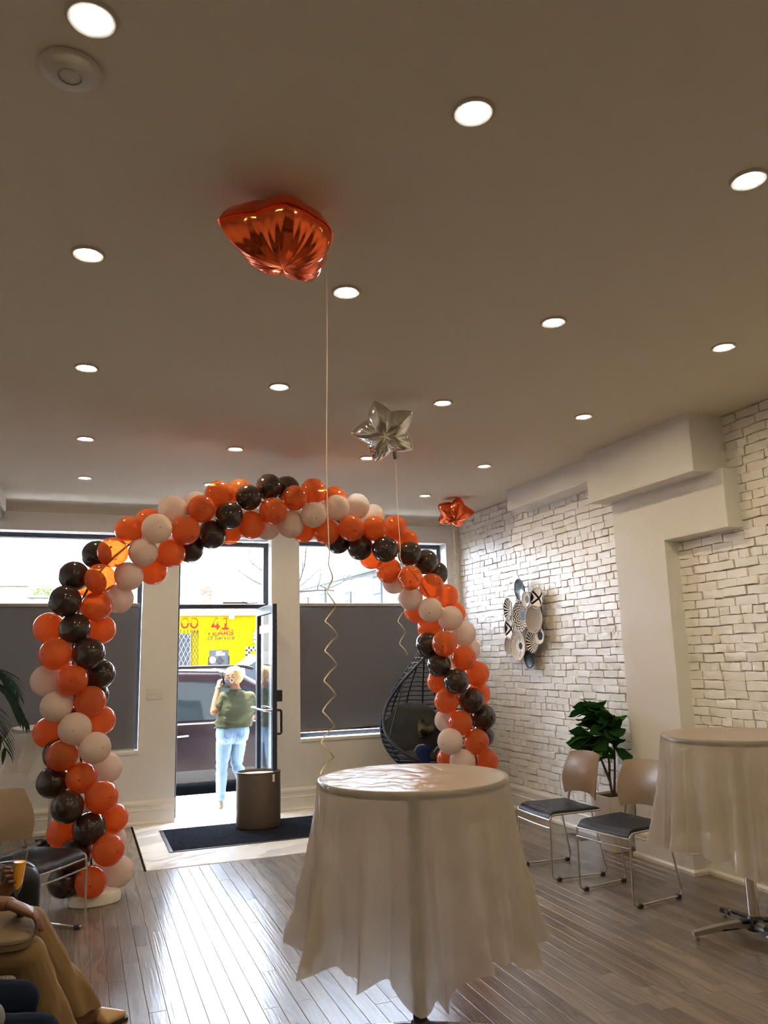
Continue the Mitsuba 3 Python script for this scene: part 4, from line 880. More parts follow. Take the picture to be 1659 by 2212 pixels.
tag(part(k, 'glasses', cat(*[tube([HP(.085, s * .05, .025), HP(.04, s * .078, .03), HP(-.012, s * .088, .034), HP(-.03, s * .086, .02)], .003, 5) for s in (-1, 1)] + [tube([HP(.093, s * .028, .022) + (HP(0, .022 * math.cos(a), .019 * math.sin(a)) - HP(0, 0, 0)) for a in np.linspace(0, 2 * PI, 16, endpoint=False)], .0022, 5, True) for s in (-1, 1)]), 'm_mask'), 'dark glasses')
eyes(k, HP)
for sy in (-1, 1): tag(part(k, 'earring', tube([HP(-.008, sy * .086, -.036) + V(.004 * sy, 0, 0) + (HP(.022 * math.cos(a), 0, .022 * math.sin(a)) - HP(0, 0, 0)) for a in np.linspace(0, 2 * PI, 20, endpoint=False)], .0032, 6, True), 'm_white', 60), 'white hoop earring')
part(k, 'bracelet', tube([wrL + V(.031 * math.cos(a), .031 * math.sin(a), .010 * math.cos(a)) for a in np.linspace(0, 2 * PI, 18, endpoint=False)], .005, 6, True), 'm_white', 60)
part(k, 'watch', tube([wrR + V(.010 * math.cos(a), .030 * math.sin(a), .031 * math.cos(a)) for a in np.linspace(0, 2 * PI, 18, endpoint=False)], .006, 6, True), 'm_nickel', 60)
for a, d_ in ((anL, V(0, 1, 0)), (anR, V(.15, .99, 0))):
    z0 = GZ if a is anL else GZ + .0
    b0 = V(a[0], a[1], z0)
    part(k, 'shoe', blend([bone((b0 + V(0, 0, .026) - d_ * .035, .030), (b0 + V(0, 0, .058) - d_ * .02, .034), (b0 + V(0, 0, .026) + d_ * .165, .024), (b0 + V(.028, 0, .026) + d_ * .11, .024), (b0 + V(-.028, 0, .026) + d_ * .11, .024))], .012, 4), 'm_shoe', True)
prin('m_shoe', (.10, .075, .05), .6)
k = tag(num('phone'), 'dark phone held to the ear of the person at the door', 'phone')
PH = hc + V(-.055, -.025, -.004)
add(k, move(cbox(-.033, .033, -.004, .004, -.070, .070, .006), mat4(V(1.556, 9.475, 1.42), (.45, .85, .1), (-.88, .46, -.10), (-.15, -.05, .99))), 'm_mask')

# seated person in tan trousers at the left edge: hands in the lap, a glass, a bag
k = tag(num('person'), 'person seated at the left edge in tan trousers, holding a glass of orange juice', 'person')
hF, hN = V(-.60, 4.00, .535), V(-.60, 3.76, .535); kF, kN = V(-.165, 4.055, .490), V(-.155, 3.725, .465); aF, aN = V(.045, 4.10, .095), V(-.02, 3.80, .09)
shf, shn = V(-.70, 4.07, 1.02), V(-.70, 3.67, 1.02); wG = V(-.290, 3.90, .650); elG = V(-.50, 4.12, .74); wL_ = V(-.235, 3.700, .672); elL_ = V(-.56, 3.60, .735)
hc2 = V(-.64, 3.87, 1.32); HB2, HP2 = head_bones(hc2, (.95, .2, -.1), (0, 0, 1))
def limb(a, b, r0, r1): return bone((a, r0), (b, r1))
b2 = HB2 + [limb(V(-.68, 3.87, 1.24), V(-.71, 3.87, 1.08), .052, .060), bone((shf, .065), (shn, .065), (V(-.68, 3.95, .80), .12), (V(-.68, 3.80, .80), .12)), bone((V(-.68, 3.95, .80), .12), (V(-.68, 3.80, .80), .12), (hF + V(-.03, -.03, .04), .12), (hN + V(-.03, .03, .04), .12)),
            limb(shf, elG, .052, .043), limb(elG, wG, .041, .027), limb(shn, elL_, .052, .043), limb(elL_, wL_, .041, .027), limb(hF, kF, .085, .056), limb(hN, kN, .085, .056), limb(kF, aF, .052, .034), limb(kN, aN, .052, .034)]
fF, fN = V(.155, 4.125, .03), V(.10, 3.83, .03)
b2 += [bone((aF, .033), (V(.01, 4.095, .035), .028), (V(.13, 4.12, .045), .026)), bone((V(.10, 4.13, .03), .03), (V(.175, 4.135, .025), .018)), bone((aN, .033), (V(-.06, 3.79, .035), .028), (V(.06, 3.82, .042), .026), (V(.11, 3.83, .028), .018))]
bt2 = blend(b2, .02, 8)
hl = hand(wL_, (.84, -.02, -.42), (.30, .05, .95), .42, 1, 1.1, (.38, .42, .45, .48)); hg = hand(wG, (.55, -.12, .62), (.55, .50, -.30), 1.0, -1, .98, (.85, .95, 1.0, 1.05))
add(k + '__body', joined([to_manifold(bt2), hl, hg]), 'm_skin_dark', 45)
tr = [bone((hF + V(-.04, 0, .02), .118), (hN + V(-.04, 0, .02), .118)), bone((hF, .108), (kF * .5 + hF * .5, .088)), bone((kF * .5 + hF * .5, .088), (kF, .070)), bone((hN, .108), (kN * .5 + hN * .5, .088)), bone((kN * .5 + hN * .5, .088), (kN, .070)),
      bone((kF, .069), (kF * .45 + aF * .55, .068)), bone((kF * .45 + aF * .55, .068), (aF + V(-.050, -.02, .0), .036), (aF + V(.065, .01, .0), .036), (aF + V(.005, .050, .0), .036), (aF + V(.005, -.045, .0), .036)), bone((kN, .069), (kN * .45 + aN * .55, .068)), bone((kN * .45 + aN * .55, .068), (aN + V(-.050, 0, .0), .036), (aN + V(.055, 0, .0), .036), (aN + V(0, .045, .0), .036), (aN + V(0, -.045, .0), .036))]
tt = blend(tr, .014, 9); vv = np.array(tt.vertices); nn = np.array(tt.vertex_normals)
vv += nn * (.006 * np.sin(vv[:, 1] * 70 + vv[:, 0] * 26 + 2.2 * np.sin(vv[:, 2] * 9)) * np.clip((.46 - vv[:, 2]) / .2, 0, 1) + .008 * (meshkit.fbm(vv * 11, 3, 6) - .5))[:, None]
lo = vv[:, 2] < .092; vv[lo, 2] = .092 + (vv[lo, 2] - .092) * .05
part(k, 'trousers', trimesh.Trimesh(vv, tt.faces, process=False), 'm_khaki', True); prin('m_khaki', (.19, .125, .062), .85, specular=.15)
tp = blend([bone((shf, .078), (shn, .078), (V(-.68, 3.95, .80), .135), (V(-.68, 3.80, .80), .135)), bone((V(-.68, 3.95, .80), .135), (V(-.68, 3.80, .80), .135), (hF + V(-.05, -.02, .09), .13), (hN + V(-.05, .02, .09), .13)), bone((shf, .07), (elG, .060)), bone((elG, .060), (elG * .30 + wG * .70, .046)), bone((shn, .07), (elL_, .060)), bone((elL_, .060), (elL_ * .24 + wL_ * .76, .050))], .018, 7)
vv = np.array(tp.vertices); vv += np.array(tp.vertex_normals) * (.012 * (meshkit.fbm(vv * 12, 3, 8) - .5))[:, None]
part(k, 'jacket', trimesh.Trimesh(vv, tp.faces, process=False), 'm_darkolive', True); prin('m_darkolive', (.035, .042, .024), .9, specular=.1)
part(k, 'hair', blend([bone((HP2(-.028, .012, .045), .088), (HP2(-.028, -.012, .045), .088), (HP2(.02, 0, .06), .066), (HP2(-.06, 0, -.03), .06))], .014, 4), 'm_hair_black', True); eyes(k, HP2)
for f, a, lab in ((fF, aF, 'flat tan shoe'), (fN, aN, None)):
    d_ = f - a; d_[2] = 0; d_ /= np.linalg.norm(d_); s_ = V(-d_[1], d_[0], 0); g = V(a[0], a[1], 0)
    up = blend([bone((g + d_ * .10 + V(0, 0, .045), .034), (g + d_ * .195 + V(0, 0, .026), .018), (g + d_ * .12 + s_ * .030 + V(0, 0, .026), .020), (g + d_ * .12 - s_ * .030 + V(0, 0, .026), .020), (g + d_ * .165 + V(0, 0, .026), .026))], .010, 4)
    sole = extr(sg.Polygon([tuple((g + d_ * x + s_ * y)[:2]) for x, y in ((-.055, -.022), (.02, -.030), (.11, -.044), (.17, -.034), (.215, -.010), (.215, .010), (.17, .034), (.11, .044), (.02, .030), (-.055, .022))]).buffer(.006), .0015, .014, 'z')
    sk = part(k, 'shoe', up, 'm_tanshoe', True); part(sk, 'sole', sole, 'm_rubber')
    if lab: labels[sk] = {'label': lab}
prin('m_tanshoe', (.42, .27, .14), .3)
k = tag(num('champagne_glass'), 'clear stemmed glass of orange juice held by the seated person at the left edge', 'glass')
GM = frame_z((.05, -.02, 1.0), (-.222, 3.865, .598)); prof_o = [(.0, .0), (.033, .0), (.034, .003), (.006, .010), (.0045, .06), (.010, .075), (.019, .10), (.024, .16), (.0285, .262)]
part(k, 'bowl', move(lathe(prof_o, 32), GM), 'm_glass', 40); scene['m_glass'] = {'type': 'thindielectric', 'int_ior': 1.5}
tag(part(k, 'juice', move(lathe([(0, .0845), (.006, .0865), (.0170, .106), (.0222, .16), (.0240, .195), (0, .196)], 28), GM), 'm_juice', 40), 'orange juice'); prin('m_juice', (.85, .42, .03), .25)
k = tag(num('handbag'), 'soft tan leather clutch lying in the lap of the seated person', 'handbag')
def bagmesh(c, sx, sy, sz, fwd, seed, up=(0, 0, 1), p=.55):
    s_ = sphere((0, 0, 0), 1, 4); v = np.array(s_.vertices); v = np.sign(v) * np.abs(v) ** p; v *= [sx, sy, sz]
    v += np.array(s_.vertex_normals) * (.010 * (meshkit.fbm(v * 16, 3, seed) - .5))[:, None]
    x = np.asarray(fwd, float); x /= np.linalg.norm(x); u = np.asarray(up, float); y = np.cross(u, x); y /= np.linalg.norm(y); z = np.cross(x, y)
    return trimesh.Trimesh(v @ np.stack([x, y, z]) + np.asarray(c, float), s_.faces, process=False)
part(k, 'body', bagmesh((-.285, 3.745, .575), .155, .125, .038, (1, .05, -.10), 3, (.05, -.35, 1)), 'm_tanbag', True); prin('m_tanbag', (.20, .145, .085), .5)
bx = V(1, .05, -.10) / np.linalg.norm(V(1, .05, -.10)); by = np.cross(V(.05, -.35, 1), bx); by /= np.linalg.norm(by); bzz = np.cross(bx, by); se = lambda v, p=.55: math.copysign(abs(v) ** p, v)
for zz in (.012, -.016): part(k, 'seam', tube([V(-.285, 3.745, .575) + 1.012 * (bx * .155 * se(math.cos(a)) + by * .125 * se(math.sin(a))) * (1 - .5 * abs(zz) / .038 * .1) + bzz * zz for a in np.linspace(0, 2 * PI, 60, endpoint=False)], .0028, 6, True), 'm_tanbagdark', 60); prin('m_tanbagdark', (.10, .07, .04), .5)
k = tag(num('handbag'), 'puffy black leather handbag behind the glass of orange juice', 'handbag')
part(k, 'body', bagmesh((-.32, 4.42, .515), .175, .10, .165, (1, .10, 0), 5, (0, 0, 1), .62), 'm_blackleather', True)
part(k, 'strap', tube(catmull([(-.42, 4.42, .60), (-.40, 4.40, .655), (-.30, 4.40, .675), (-.20, 4.40, .655), (-.17, 4.42, .60)], 6), .010, 8), 'm_blackleather', 60)
tag(part(k, 'clasp', cat(cbox(-.215, -.185, 4.312, 4.322, .41, .435, .003), tube([V(-.20, 4.312, .40) + V(.016 * math.cos(a), 0, .016 * math.sin(a)) for a in np.linspace(0, 2 * PI, 16, endpoint=False)], .003, 6, True)), 'm_chrome', 50), 'chrome clasp')
chair('tan-backed chair under the person in tan trousers', (-.62, 3.88), (1, .05))
chair('tan-backed chair under the black handbag', (-.42, 4.42), (1, .05)) if False else None

# person nearest the camera at the lower left, only blue jeans and a grey sleeve in view
k = tag(num('person'), 'person cut off at the lower left corner in dark blue jeans with a grey sleeve', 'person')
hF, hN = V(-.62, 3.30, .47), V(-.62, 3.07, .46); kF, kN = V(-.165, 3.36, .425), V(-.085, 3.10, .395); aF, aN = V(-.20, 3.40, .09), V(-.12, 3.12, .09)
shf, shn = V(-.72, 3.36, 1.0), V(-.72, 2.98, 1.0); e1, w1, e2, w2 = V(-.60, 3.50, .74), V(-.36, 3.30, .58), V(-.46, 2.86, .67), V(-.215, 2.96, .515)
HB3, HP3 = head_bones(V(-.66, 3.17, 1.30), (.95, .3, 0), (0, 0, 1))
b3 = HB3 + [limb(V(-.69, 3.17, 1.22), V(-.72, 3.17, 1.06), .052, .06), bone((shf, .065), (shn, .065), (V(-.70, 3.25, .75), .12), (V(-.70, 3.10, .75), .12)), bone((V(-.70, 3.25, .75), .12), (V(-.70, 3.10, .75), .12), (hF + V(-.03, 0, .04), .11), (hN + V(-.03, 0, .04), .11)), limb(shf, e1, .05, .042), limb(e1, w1, .04, .027), limb(shn, e2, .05, .042), limb(e2, w2, .04, .027), limb(hF, kF, .085, .055), limb(hN, kN, .085, .055), limb(kF, aF, .05, .034), limb(kN, aN, .05, .034), bone((aF, .034), (aF + V(.15, 0, -.06), .024)), bone((aN, .034), (aN + V(.15, 0, -.06), .024))]
add(k + '__body', joined([to_manifold(blend(b3, .022, 8)), hand(w1, (.8, -.3, -.3), (.3, 0, .95), .5, -1), hand(w2, (.1, .55, -.8), (.9, 0, .3), .7, 1)]), 'm_skin_dark', 45)
tj = blend([bone((hF + V(-.04, 0, .02), .115), (hN + V(-.04, 0, .02), .115)), bone((hF, .105), (kF, .072)), bone((hN, .105), (kN, .072)), bone((kF, .070), (aF + V(0, 0, .02), .052)), bone((kN, .070), (aN + V(0, 0, .02), .052))], .018, 8)
vv = np.array(tj.vertices); vv += np.array(tj.vertex_normals) * (.010 * (meshkit.fbm(vv * 12, 3, 16) - .5))[:, None]
part(k, 'jeans', trimesh.Trimesh(vv, tj.faces, process=False), 'm_navy', True); prin('m_navy', (.005, .009, .024), .9, specular=.1)
part(k, 'jacket', blend([bone((shf, .078), (shn, .078), (V(-.70, 3.25, .75), .135), (V(-.70, 3.10, .75), .135)), bone((V(-.70, 3.25, .75), .135), (V(-.70, 3.10, .75), .135), (hF + V(-.05, 0, .07), .125), (hN + V(-.05, 0, .07), .125)), bone((shf, .07), (e1, .06)), bone((e1, .06), (e1 * .25 + w1 * .75, .048)), bone((shn, .07), (e2, .062)), bone((e2, .062), (e2 * .08 + w2 * .92, .056))], .02, 6), 'm_greysleeve', True); prin('m_greysleeve', (.15, .17, .18), .9, specular=.1)
part(k, 'hair', blend([bone((HP3(-.028, .012, .045), .088), (HP3(-.028, -.012, .045), .088), (HP3(.02, 0, .06), .066), (HP3(-.06, 0, -.03), .06))], .016, 4), 'm_hair_black', True); eyes(k, HP3)
for a in (aF, aN): part(k, 'shoe', blend([bone((V(a[0] - .03, a[1], .032), .03), (V(a[0], a[1], .06), .034), (V(a[0] + .16, a[1], .028), .024), (V(a[0] + .10, a[1] + .025, .028), .026), (V(a[0] + .10, a[1] - .025, .028), .026))], .014, 4), 'm_mask', True)
chair('tan-backed chair under the person in dark blue jeans', (-.64, 3.17), (1, .1))

# child in the egg chair
k = tag(num('person'), 'child sitting in the egg chair in navy trousers and a camouflage jacket, mostly behind balloons', 'person')
o = EC + V(.09, -.06, -.05); S = lambda x, y, z: o + V(x, y, z)
hF, hN = S(-.09, .06, .66), S(.10, .06, .66); kF, kN = S(-.27, -.20, .695), S(-.10, -.31, .68); aF, aN = S(-.27, -.32, .40), S(-.11, -.42, .40)
s1, s2 = S(-.13, .10, .98), S(.13, .10, .98); e1, w1, e2, w2 = S(-.20, -.04, .86), S(-.03, -.17, .95), S(.20, -.02, .84), S(.05, -.20, .80)
HB4, HP4 = head_bones(S(.13, .06, 1.15), (-.2, -.95, -.15), (0, 0, 1), .92)
b4 = HB4 + [limb(S(.10, .08, 1.09), S(.0, .10, 1.0), .042, .048), bone((s1, .05), (s2, .05), (S(-.05, .08, .74), .095), (S(.06, .08, .74), .095)), limb(hF, kF, .07, .048), limb(hN, kN, .07, .048), limb(kF, aF, .045, .03), limb(kN, aN, .045, .03), limb(s1, e1, .04, .034), limb(e1, w1, .033, .022), limb(s2, e2, .04, .034), limb(e2, w2, .033, .022), bone((aF, .03), (aF + V(0, -.10, -.04), .02)), bone((aN, .03), (aN + V(0, -.10, -.04), .02))]
add(k + '__body', joined([to_manifold(blend(b4, .018, 7)), hand(w1, (.4, -.2, .9), (-.5, -.8, 0), .9, 1, .8), hand(w2, (-.3, -.9, -.1), (0, -.1, 1), .7, -1, .8)]), 'm_skin_dark', 45)
tj = blend([bone((hF, .095), (hN, .095)), bone((hF, .088), (kF, .068)), bone((hN, .088), (kN, .068)), bone((kF, .066), (aF + V(0, 0, .03), .050)), bone((kN, .066), (aN + V(0, 0, .03), .050))], .016, 7)
part(k, 'trousers', tj, 'm_navykid', True); prin('m_navykid', (.008, .013, .050), .9, specular=.1)
for kn in (kF, kN): tag(part(k, 'stripe', tube(catmull([kn + V(-.066, .06, .008), kn + V(-.04, .02, .062), kn + V(.02, .0, .068)], 5), .006, 6), 'm_nickelwhite'), 'pale stripe')
prin('m_nickelwhite', (.45, .46, .5), .6)
def camo(p, n, uv): q = fbm(p.x * 16, p.y * 16, p.z * 16, 2); return dr.select(q < .42, mi.Color3f(.008, .008, .007), dr.select(q < .58, mi.Color3f(.035, .030, .017), mi.Color3f(.08, .066, .042)))
diff('m_camo', proc(camo))
part(k, 'jacket', blend([bone((s1, .062), (s2, .062), (S(-.05, .08, .76), .11), (S(.06, .08, .76), .11)), bone((s1, .055), (e1, .05)), bone((e1, .05), (e1 * .25 + w1 * .75, .04)), bone((s2, .055), (e2, .05)), bone((e2, .05), (e2 * .25 + w2 * .75, .04))], .016, 6), 'm_camo', True)
part(k, 'hair', blend([bone((HP4(-.028, .012, .045), .082), (HP4(-.028, -.012, .045), .082), (HP4(.02, 0, .06), .06), (HP4(-.05, 0, -.02), .055))], .014, 4), 'm_hair_black', True); eyes(k, HP4, .92)
for a in (aF, aN): part(k, 'shoe', blend([bone((a + V(0, .02, -.02), .035), (a + V(0, -.13, -.05), .028), (a + V(0, -.07, -.05), .032))], .014, 3), 'm_white', True)

# ---------------------------------------------------------------- the street outside
k = struct('facade', 'brick street front of the shop above its windows and beside it')
diff('m_facade', (.045, .03, .026))
add(k, cat(box(-14, 18, W + .12, W + WT, H + .15, 9.5), box(-14, XL - .2, W + .12, W + WT, -.2, H + .16), box(XR + .3, 18, W + .12, W + WT, -.2, H + .16)), 'm_facade')
def conc(p, n, uv): return mix((.46, .45, .43), (.56, .55, .53), fbm(p.x * 5, p.y * 5, 0.0, 3))
diff('m_concrete', proc(conc)); diff('m_kerb', (.40, .39, .37))
def asph(p, n, uv): return mix((.022, .023, .026), (.038, .039, .042), noise(p.x * 60, p.y * 60))
diff('m_asphalt', proc(asph))
k = struct('sidewalk', 'pale concrete sidewalk outside the door'); SW0, SW1 = W + WT, 10.42
for i in range(16): part(k, 'slab', cbox(-11 + i * 1.5 + .004, -9.5 + i * 1.5 - .004, SW0 + .02, SW1 - .004, -.16, GZ, .006), 'm_concrete')
add(k, box(-30, 45, W + WT - .02, SW1, -.5, GZ - .012), 'm_concrete')
k = struct('kerb', 'concrete kerb at the edge of the sidewalk'); add(k, cbox(-30, 45, SW1, SW1 + .16, -.5, GZ, .02), 'm_kerb')
k = struct('street', 'grey asphalt street in front of the shop'); add(k, box(-60, 90, SW1 + .15, 36.0, -.6, -.18), 'm_asphalt')
k = struct('sidewalk', 'sidewalk on the far side of the street'); add(k, box(-60, 90, 36.0, 75, -.6, -.04), 'm_concrete')

def car(label, loc, L, hts, paint, glassmat, rz=0.0, half=.90, detail=True, belt=.95):
    """hts: (x from the tail, roof line height); local x forward"""
    k = tag(num('car'), label, 'car'); M = rotz(rz, loc); hx = np.array([q[0] for q in hts]); hz = np.array([q[1] for q in hts])
    xs = np.unique(np.r_[np.linspace(0, L, 61), hx]); rows = []; meta = []
    axl = (.19 * L, .80 * L); rw = .37
    for x in xs:
        zt = float(np.interp(x, hx, hz)); e = min(x, L - x); w = half * (1 - .16 * max(0, 1 - e / .45) ** 2); zb = .22 + .16 * max(0, 1 - e / .35) ** 2
        for a in axl:
            if abs(x - a) < rw: zb = max(zb, .33 + math.sqrt(rw * rw - (x - a) ** 2) - .0)
        zl = min(belt, zt - .06); up = max(0.0, (zt - zl - .06) / .6); wr = w - .05 - .26 * min(1, up)
        rows.append([(x, 0, zb), (x, -w * .93, zb), (x, -w, zb + .10), (x, -w - .012, max(zb + .13, zl - .22)), (x, -w + .015, max(zb + .16, zl)), (x, -wr - .045 if up > .05 else -w + .05, max(zl + .01, zt - .10 * min(1, up + .3))), (x, -wr + .06, zt - .02), (x, -wr + .30, zt + .006), (x, 0, zt + .012)])
        meta.append((x, w, wr, zl, zt, up))
    P = np.array(rows); Q = P[:, ::-1].copy(); Q[:, :, 1] *= -1; G = np.concatenate([P, Q[:, 1:]], 1)
    g = grid_mesh(G); g.fix_normals(); caps = [trimesh.convex.convex_hull(np.vstack([G[i], G[i] + [.002 if i else -.002, 0, 0]])) for i in (0, -1)]
    part(k, 'body', move(cat(g, *caps), M), paint, 30)
    def side_glass(x0, x1, s):
        idx = [i for i, m_ in enumerate(meta) if x0 <= m_[0] <= x1 and m_[5] > .22]
        if len(idx) < 2: return None
        A = np.array([[P[i, 4] * .93 + P[i, 5] * .07 + [0, -.010, .006], P[i, 4] * .5 + P[i, 5] * .5 + [0, -.012, .003], P[i, 5] * .88 + P[i, 4] * .12 + [0, -.010, 0]] for i in idx])
        if s > 0: A = A * [1, -1, 1]
        return grid_mesh(A)
    roof = [m_[0] for m_ in meta if m_[5] > .75]; r0, r1 = roof[0], roof[-1]; up_ = [m_[0] for m_ in meta if m_[5] > .24]
    cuts = np.array([up_[0] + .06, L * .435, L * .65, up_[-1] - .04])
    for s in (-1, 1):
        for a, b in zip(cuts[:-1], cuts[1:]):
            gm = side_glass(a + .035, b - .035, s)
            if gm is not None: part(k, 'side_window', move(gm, M), glassmat, True)
    def cross_glass(x0, x1):
        idx = [i for i, m_ in enumerate(meta) if x0 <= m_[0] <= x1]
        if len(idx) < 2: return None
        A = []
        for i in idx:
            x, w, wr, zl, zt, up = meta[i]; A.append([(x, y * (wr - .05), zt + .016 - .02 * y * y) for y in (-1, -.5, 0, .5, 1)])
        return grid_mesh(np.array(A))
    for a, b in ((up_[0] - .02, r0 - .05), (r1 + .06, up_[-1] + .12)):
        gm = cross_glass(a, b)
        if gm is not None: part(k, 'windshield', move(gm, M), glassmat, True)
    for a in axl:
        for s in (-1, 1):
            tyre = move(lathe([(.0, -.10), (.20, -.10), (.31, -.105), (.335, -.08), (.335, .08), (.31, .105), (.20, .10), (0, .10)], 28), frame_z((0, 1, 0), (a, s * (half - .11), .335)))
            wk = part(k, 'wheel', move(tyre, M), 'm_rubber', 40)
            rimm = cat(move(lathe([(0, .0), (.06, .012), (.20, .004), (.215, -.01)], 24), frame_z((0, s, 0), (a, s * (half - .005), .335))), *[move(cbox(.02, .2, -.018, .018, -.006, .012, .004), frame_z((0, s, 0), (a, s * (half - .004), .335)) @ rotz(q * 2 * PI / 5)) for q in range(5)])
            part(wk, 'rim', move(rimm, M), 'm_nickel', 40)
    if detail:
        for s in (-1, 1):
            i0, i1 = [i for i, m_ in enumerate(meta) if m_[5] > .24][0], [i for i, m_ in enumerate(meta) if m_[5] > .24][-1]
            part(k, 'belt_trim', move(tube([(meta[i][0], s * (meta[i][1] - .005), meta[i][3] + .012) for i in range(i0, i1, 2)], .014, 6), M), 'm_chrome', 50)
            part(k, 'roof_rail', move(tube(bend([(r0 + .1, s * (half - .36), hz.max() - .02), (r0 + .2, s * (half - .36), hz.max() + .012), (r1 - .2, s * (half - .36), hz.max() + .008), (r1 - .05, s * (half - .36), hz.max() - .03)], .1, 6), .022, 8), M), paint, 50)
            for a in cuts[:2] + np.array([.38, .06]):
                part(k, 'door_handle', move(tube(bend([(a + .06, s * (half + .008), .80), (a + .07, s * (half + .04), .80), (a + .24, s * (half + .04), .81), (a + .25, s * (half + .008), .81)], .02), .014, 8), M), 'm_chrome', 50)
                part(k, 'door_gap', move(tube([(a, s * (half + .0105), .36), (a, s * (half + .0135), .70), (a, s * (half - .012), belt - .02)], .004, 5), M), 'm_mask')
            part(k, 'sill_panel', move(cbox(axl[0] + rw, axl[1] - rw, s * (half - .005) - .015, s * (half - .005) + .015, .20, .36, .01), M), 'm_mask')
            part(k, 'mirror', move(cbox(cuts[3] - .12, cuts[3] + .06, s * (half + .12) - .09, s * (half + .12) + .09, belt + .02, belt + .17, .04), M), paint)
        for x, s in ((L - .06, 1), (.04, -1)):
            for y in (-1, 1): part(k, 'lamp', move(cbox(x - .08, x + .06, y * .60 - .18, y * .60 + .18, .66, .80, .03), M), 'm_lampglass')
    return k
prin('m_lampglass', (.6, .55, .5), .1)
prin('m_maroon', (.008, .005, .007), .25, specular=.12); prin('m_whitecar', (.78, .79, .80), .2, clearcoat=1.0); prin('m_carglass', (.008, .012, .015), .05, specular=.14)
SUV = [(0, .75), (.12, 1.02), (.35, 1.45), (.62, 1.63), (1.1, 1.685), (2.2, 1.69), (2.75, 1.67), (3.1, 1.60), (3.35, 1.46), (3.85, 1.08), (4.0, 1.03), (4.45, .93), (4.6, .70)]
car('dark maroon crossover car parked at the kerb outside the open door', (-.95, 11.95, -.16), 4.6, SUV, 'm_maroon', 'm_carglass')
HB_ = [(0, .8), (.1, 1.0), (.5, 1.50), (.85, 1.66), (2.2, 1.72), (2.7, 1.62), (3.5, 1.05), (4.2, .93), (4.5, .7)]
VAN = [(0, .8), (.1, 1.1), (.3, 1.85), (.6, 2.02), (2.2, 2.03), (2.75, 1.98), (3.35, 1.58), (3.55, 1.40), (4.2, 1.24), (4.7, 1.0), (4.9, .75)]
car('white car parked across the street in front of the yellow garage, left one', (4.45, 27.5, -.18), 4.5, [(a, b * 1.04) for a, b in HB_], 'm_whitecar', 'm_carglass', PI * 0 + PI * 0, .90) if False else None
car('white parked car across the street, left of the person at the door', (.30, 30.4, -.18), 4.4, [(a, b * 1.02) for a, b in HB_], 'm_whitecar', 'm_carglass', 0, .9, False)
car('tall white car across the street with its windshield right of the person at the door', (7.85, 25.6, -.18), 4.9, VAN, 'm_whitecar', 'm_carglass', PI, .92, False, 1.12)

def letters(text, h, bold=True): return meshkit.text_mesh(text, h, .02, bold)
def on_wall(m, x, z, y): return move(m, mat4((x, y, z), (1, 0, 0), (0, 0, 1), (0, -1, 0)))
YF = 40.0
k = tag(num('garage_building'), 'bright yellow painted garage across the street with red and black lettering', 'building')
def yl(p, n, uv): return mix((.21, .13, .002), (.25, .17, .004), fbm(p.x * .8, p.z * .9, 0.0, 3))
diff('m_yellow', proc(yl)); diff('m_redpaint', (.17, .010, .009)); diff('m_blackpaint', (.02, .02, .02)); diff('m_whitepaint', (.82, .82, .80)); diff('m_yellowpaint', (.25, .17, .004)); diff('m_greypaint', (.035, .038, .042)); diff('m_tanbrick', (.42, .35, .27))
part(k, 'wall', box(1.7, 11.8, YF, YF + 9, -.1, 4.02), 'm_yellow')
part(k, 'fascia', cbox(1.6, 11.9, YF - .28, YF + 9, 3.90, 4.20, .03), 'm_whitepaint')
for z in (3.02, 2.18): part(k, 'wall_joint', box(1.7, 11.8, YF - .004, YF, z, z + .02), 'm_yellowdark')
for x in (2.6, 7.52, 10.2): part(k, 'wall_joint', box(x, x + .02, YF - .004, YF, 0, 3.9 if x != 7.52 else 3.02), 'm_yellowdark')
diff('m_yellowdark', (.13, .08, .002))
def two_tone(text, x, z, h, sx=1.0):
    o = letters(text, h, True); o.apply_scale((sx, 1, 1)); part(k, 'lettering', on_wall(o, x, z, YF), 'm_redpaint')
    i_ = letters(text, h * .90, False); i_.apply_scale((sx * 1.055, 1, .3)); b = i_.bounds; i_.apply_translation((h * .06 * sx, h * .05, .02)); c = trimesh.intersections.slice_mesh_plane(i_, (0, 1, 0), (0, h * .52, 0), cap=False)
    part(k, 'lettering_fill', on_wall(c, x, z, YF), 'm_yellowpaint')
two_tone('41', 5.90, 3.22, .54, 1.0); two_tone('OO', 4.42, 3.30, .46, .92); two_tone('YEARS', 5.70, 2.93, .25, 1.22)
o = letters('of Service', .20, False); o.apply_scale((1.03, 1, 1)); part(k, 'lettering', on_wall(o, 5.76, 2.70, YF), 'm_blackpaint')
dk = part(k, 'door', cbox(5.86, 6.80, YF - .05, YF + .02, -.04, 2.19, .01), 'm_greypaint')
part(dk, 'house_number', on_wall(letters('3248', .13, True), 6.17, 1.93, YF - .05), 'm_whitepaint')
part(dk, 'notice', cat(box(6.22, 6.48, YF - .056, YF - .05, 2.085, 2.15)), 'm_whitepaint')
part(dk, 'emblem', move(lathe([(.16, 0), (.16, .01), (0, .01)], 24), frame_z((0, -1, 0), (6.02, YF - .05, 1.72))), 'm_whitepaint')
part(dk, 'diamond_window', cat(*[move(box(-.075, .075, -.01, .01, -.075, .075), mat4((6.38 + a, YF - .055, 1.66 + b), (.66, 0, .66), (0, 1, 0), (-.75, 0, .75))) for a, b in ((-.12, 0), (.12, 0), (0, .13), (0, -.13))]), 'm_blackpaint')
for x in (5.84, 6.82): part(k, 'door_post', cbox(x - .03, x + .03, YF - .12, YF, -.04, 1.85 if x < 6 else 1.9, .01), 'm_blackpaint')
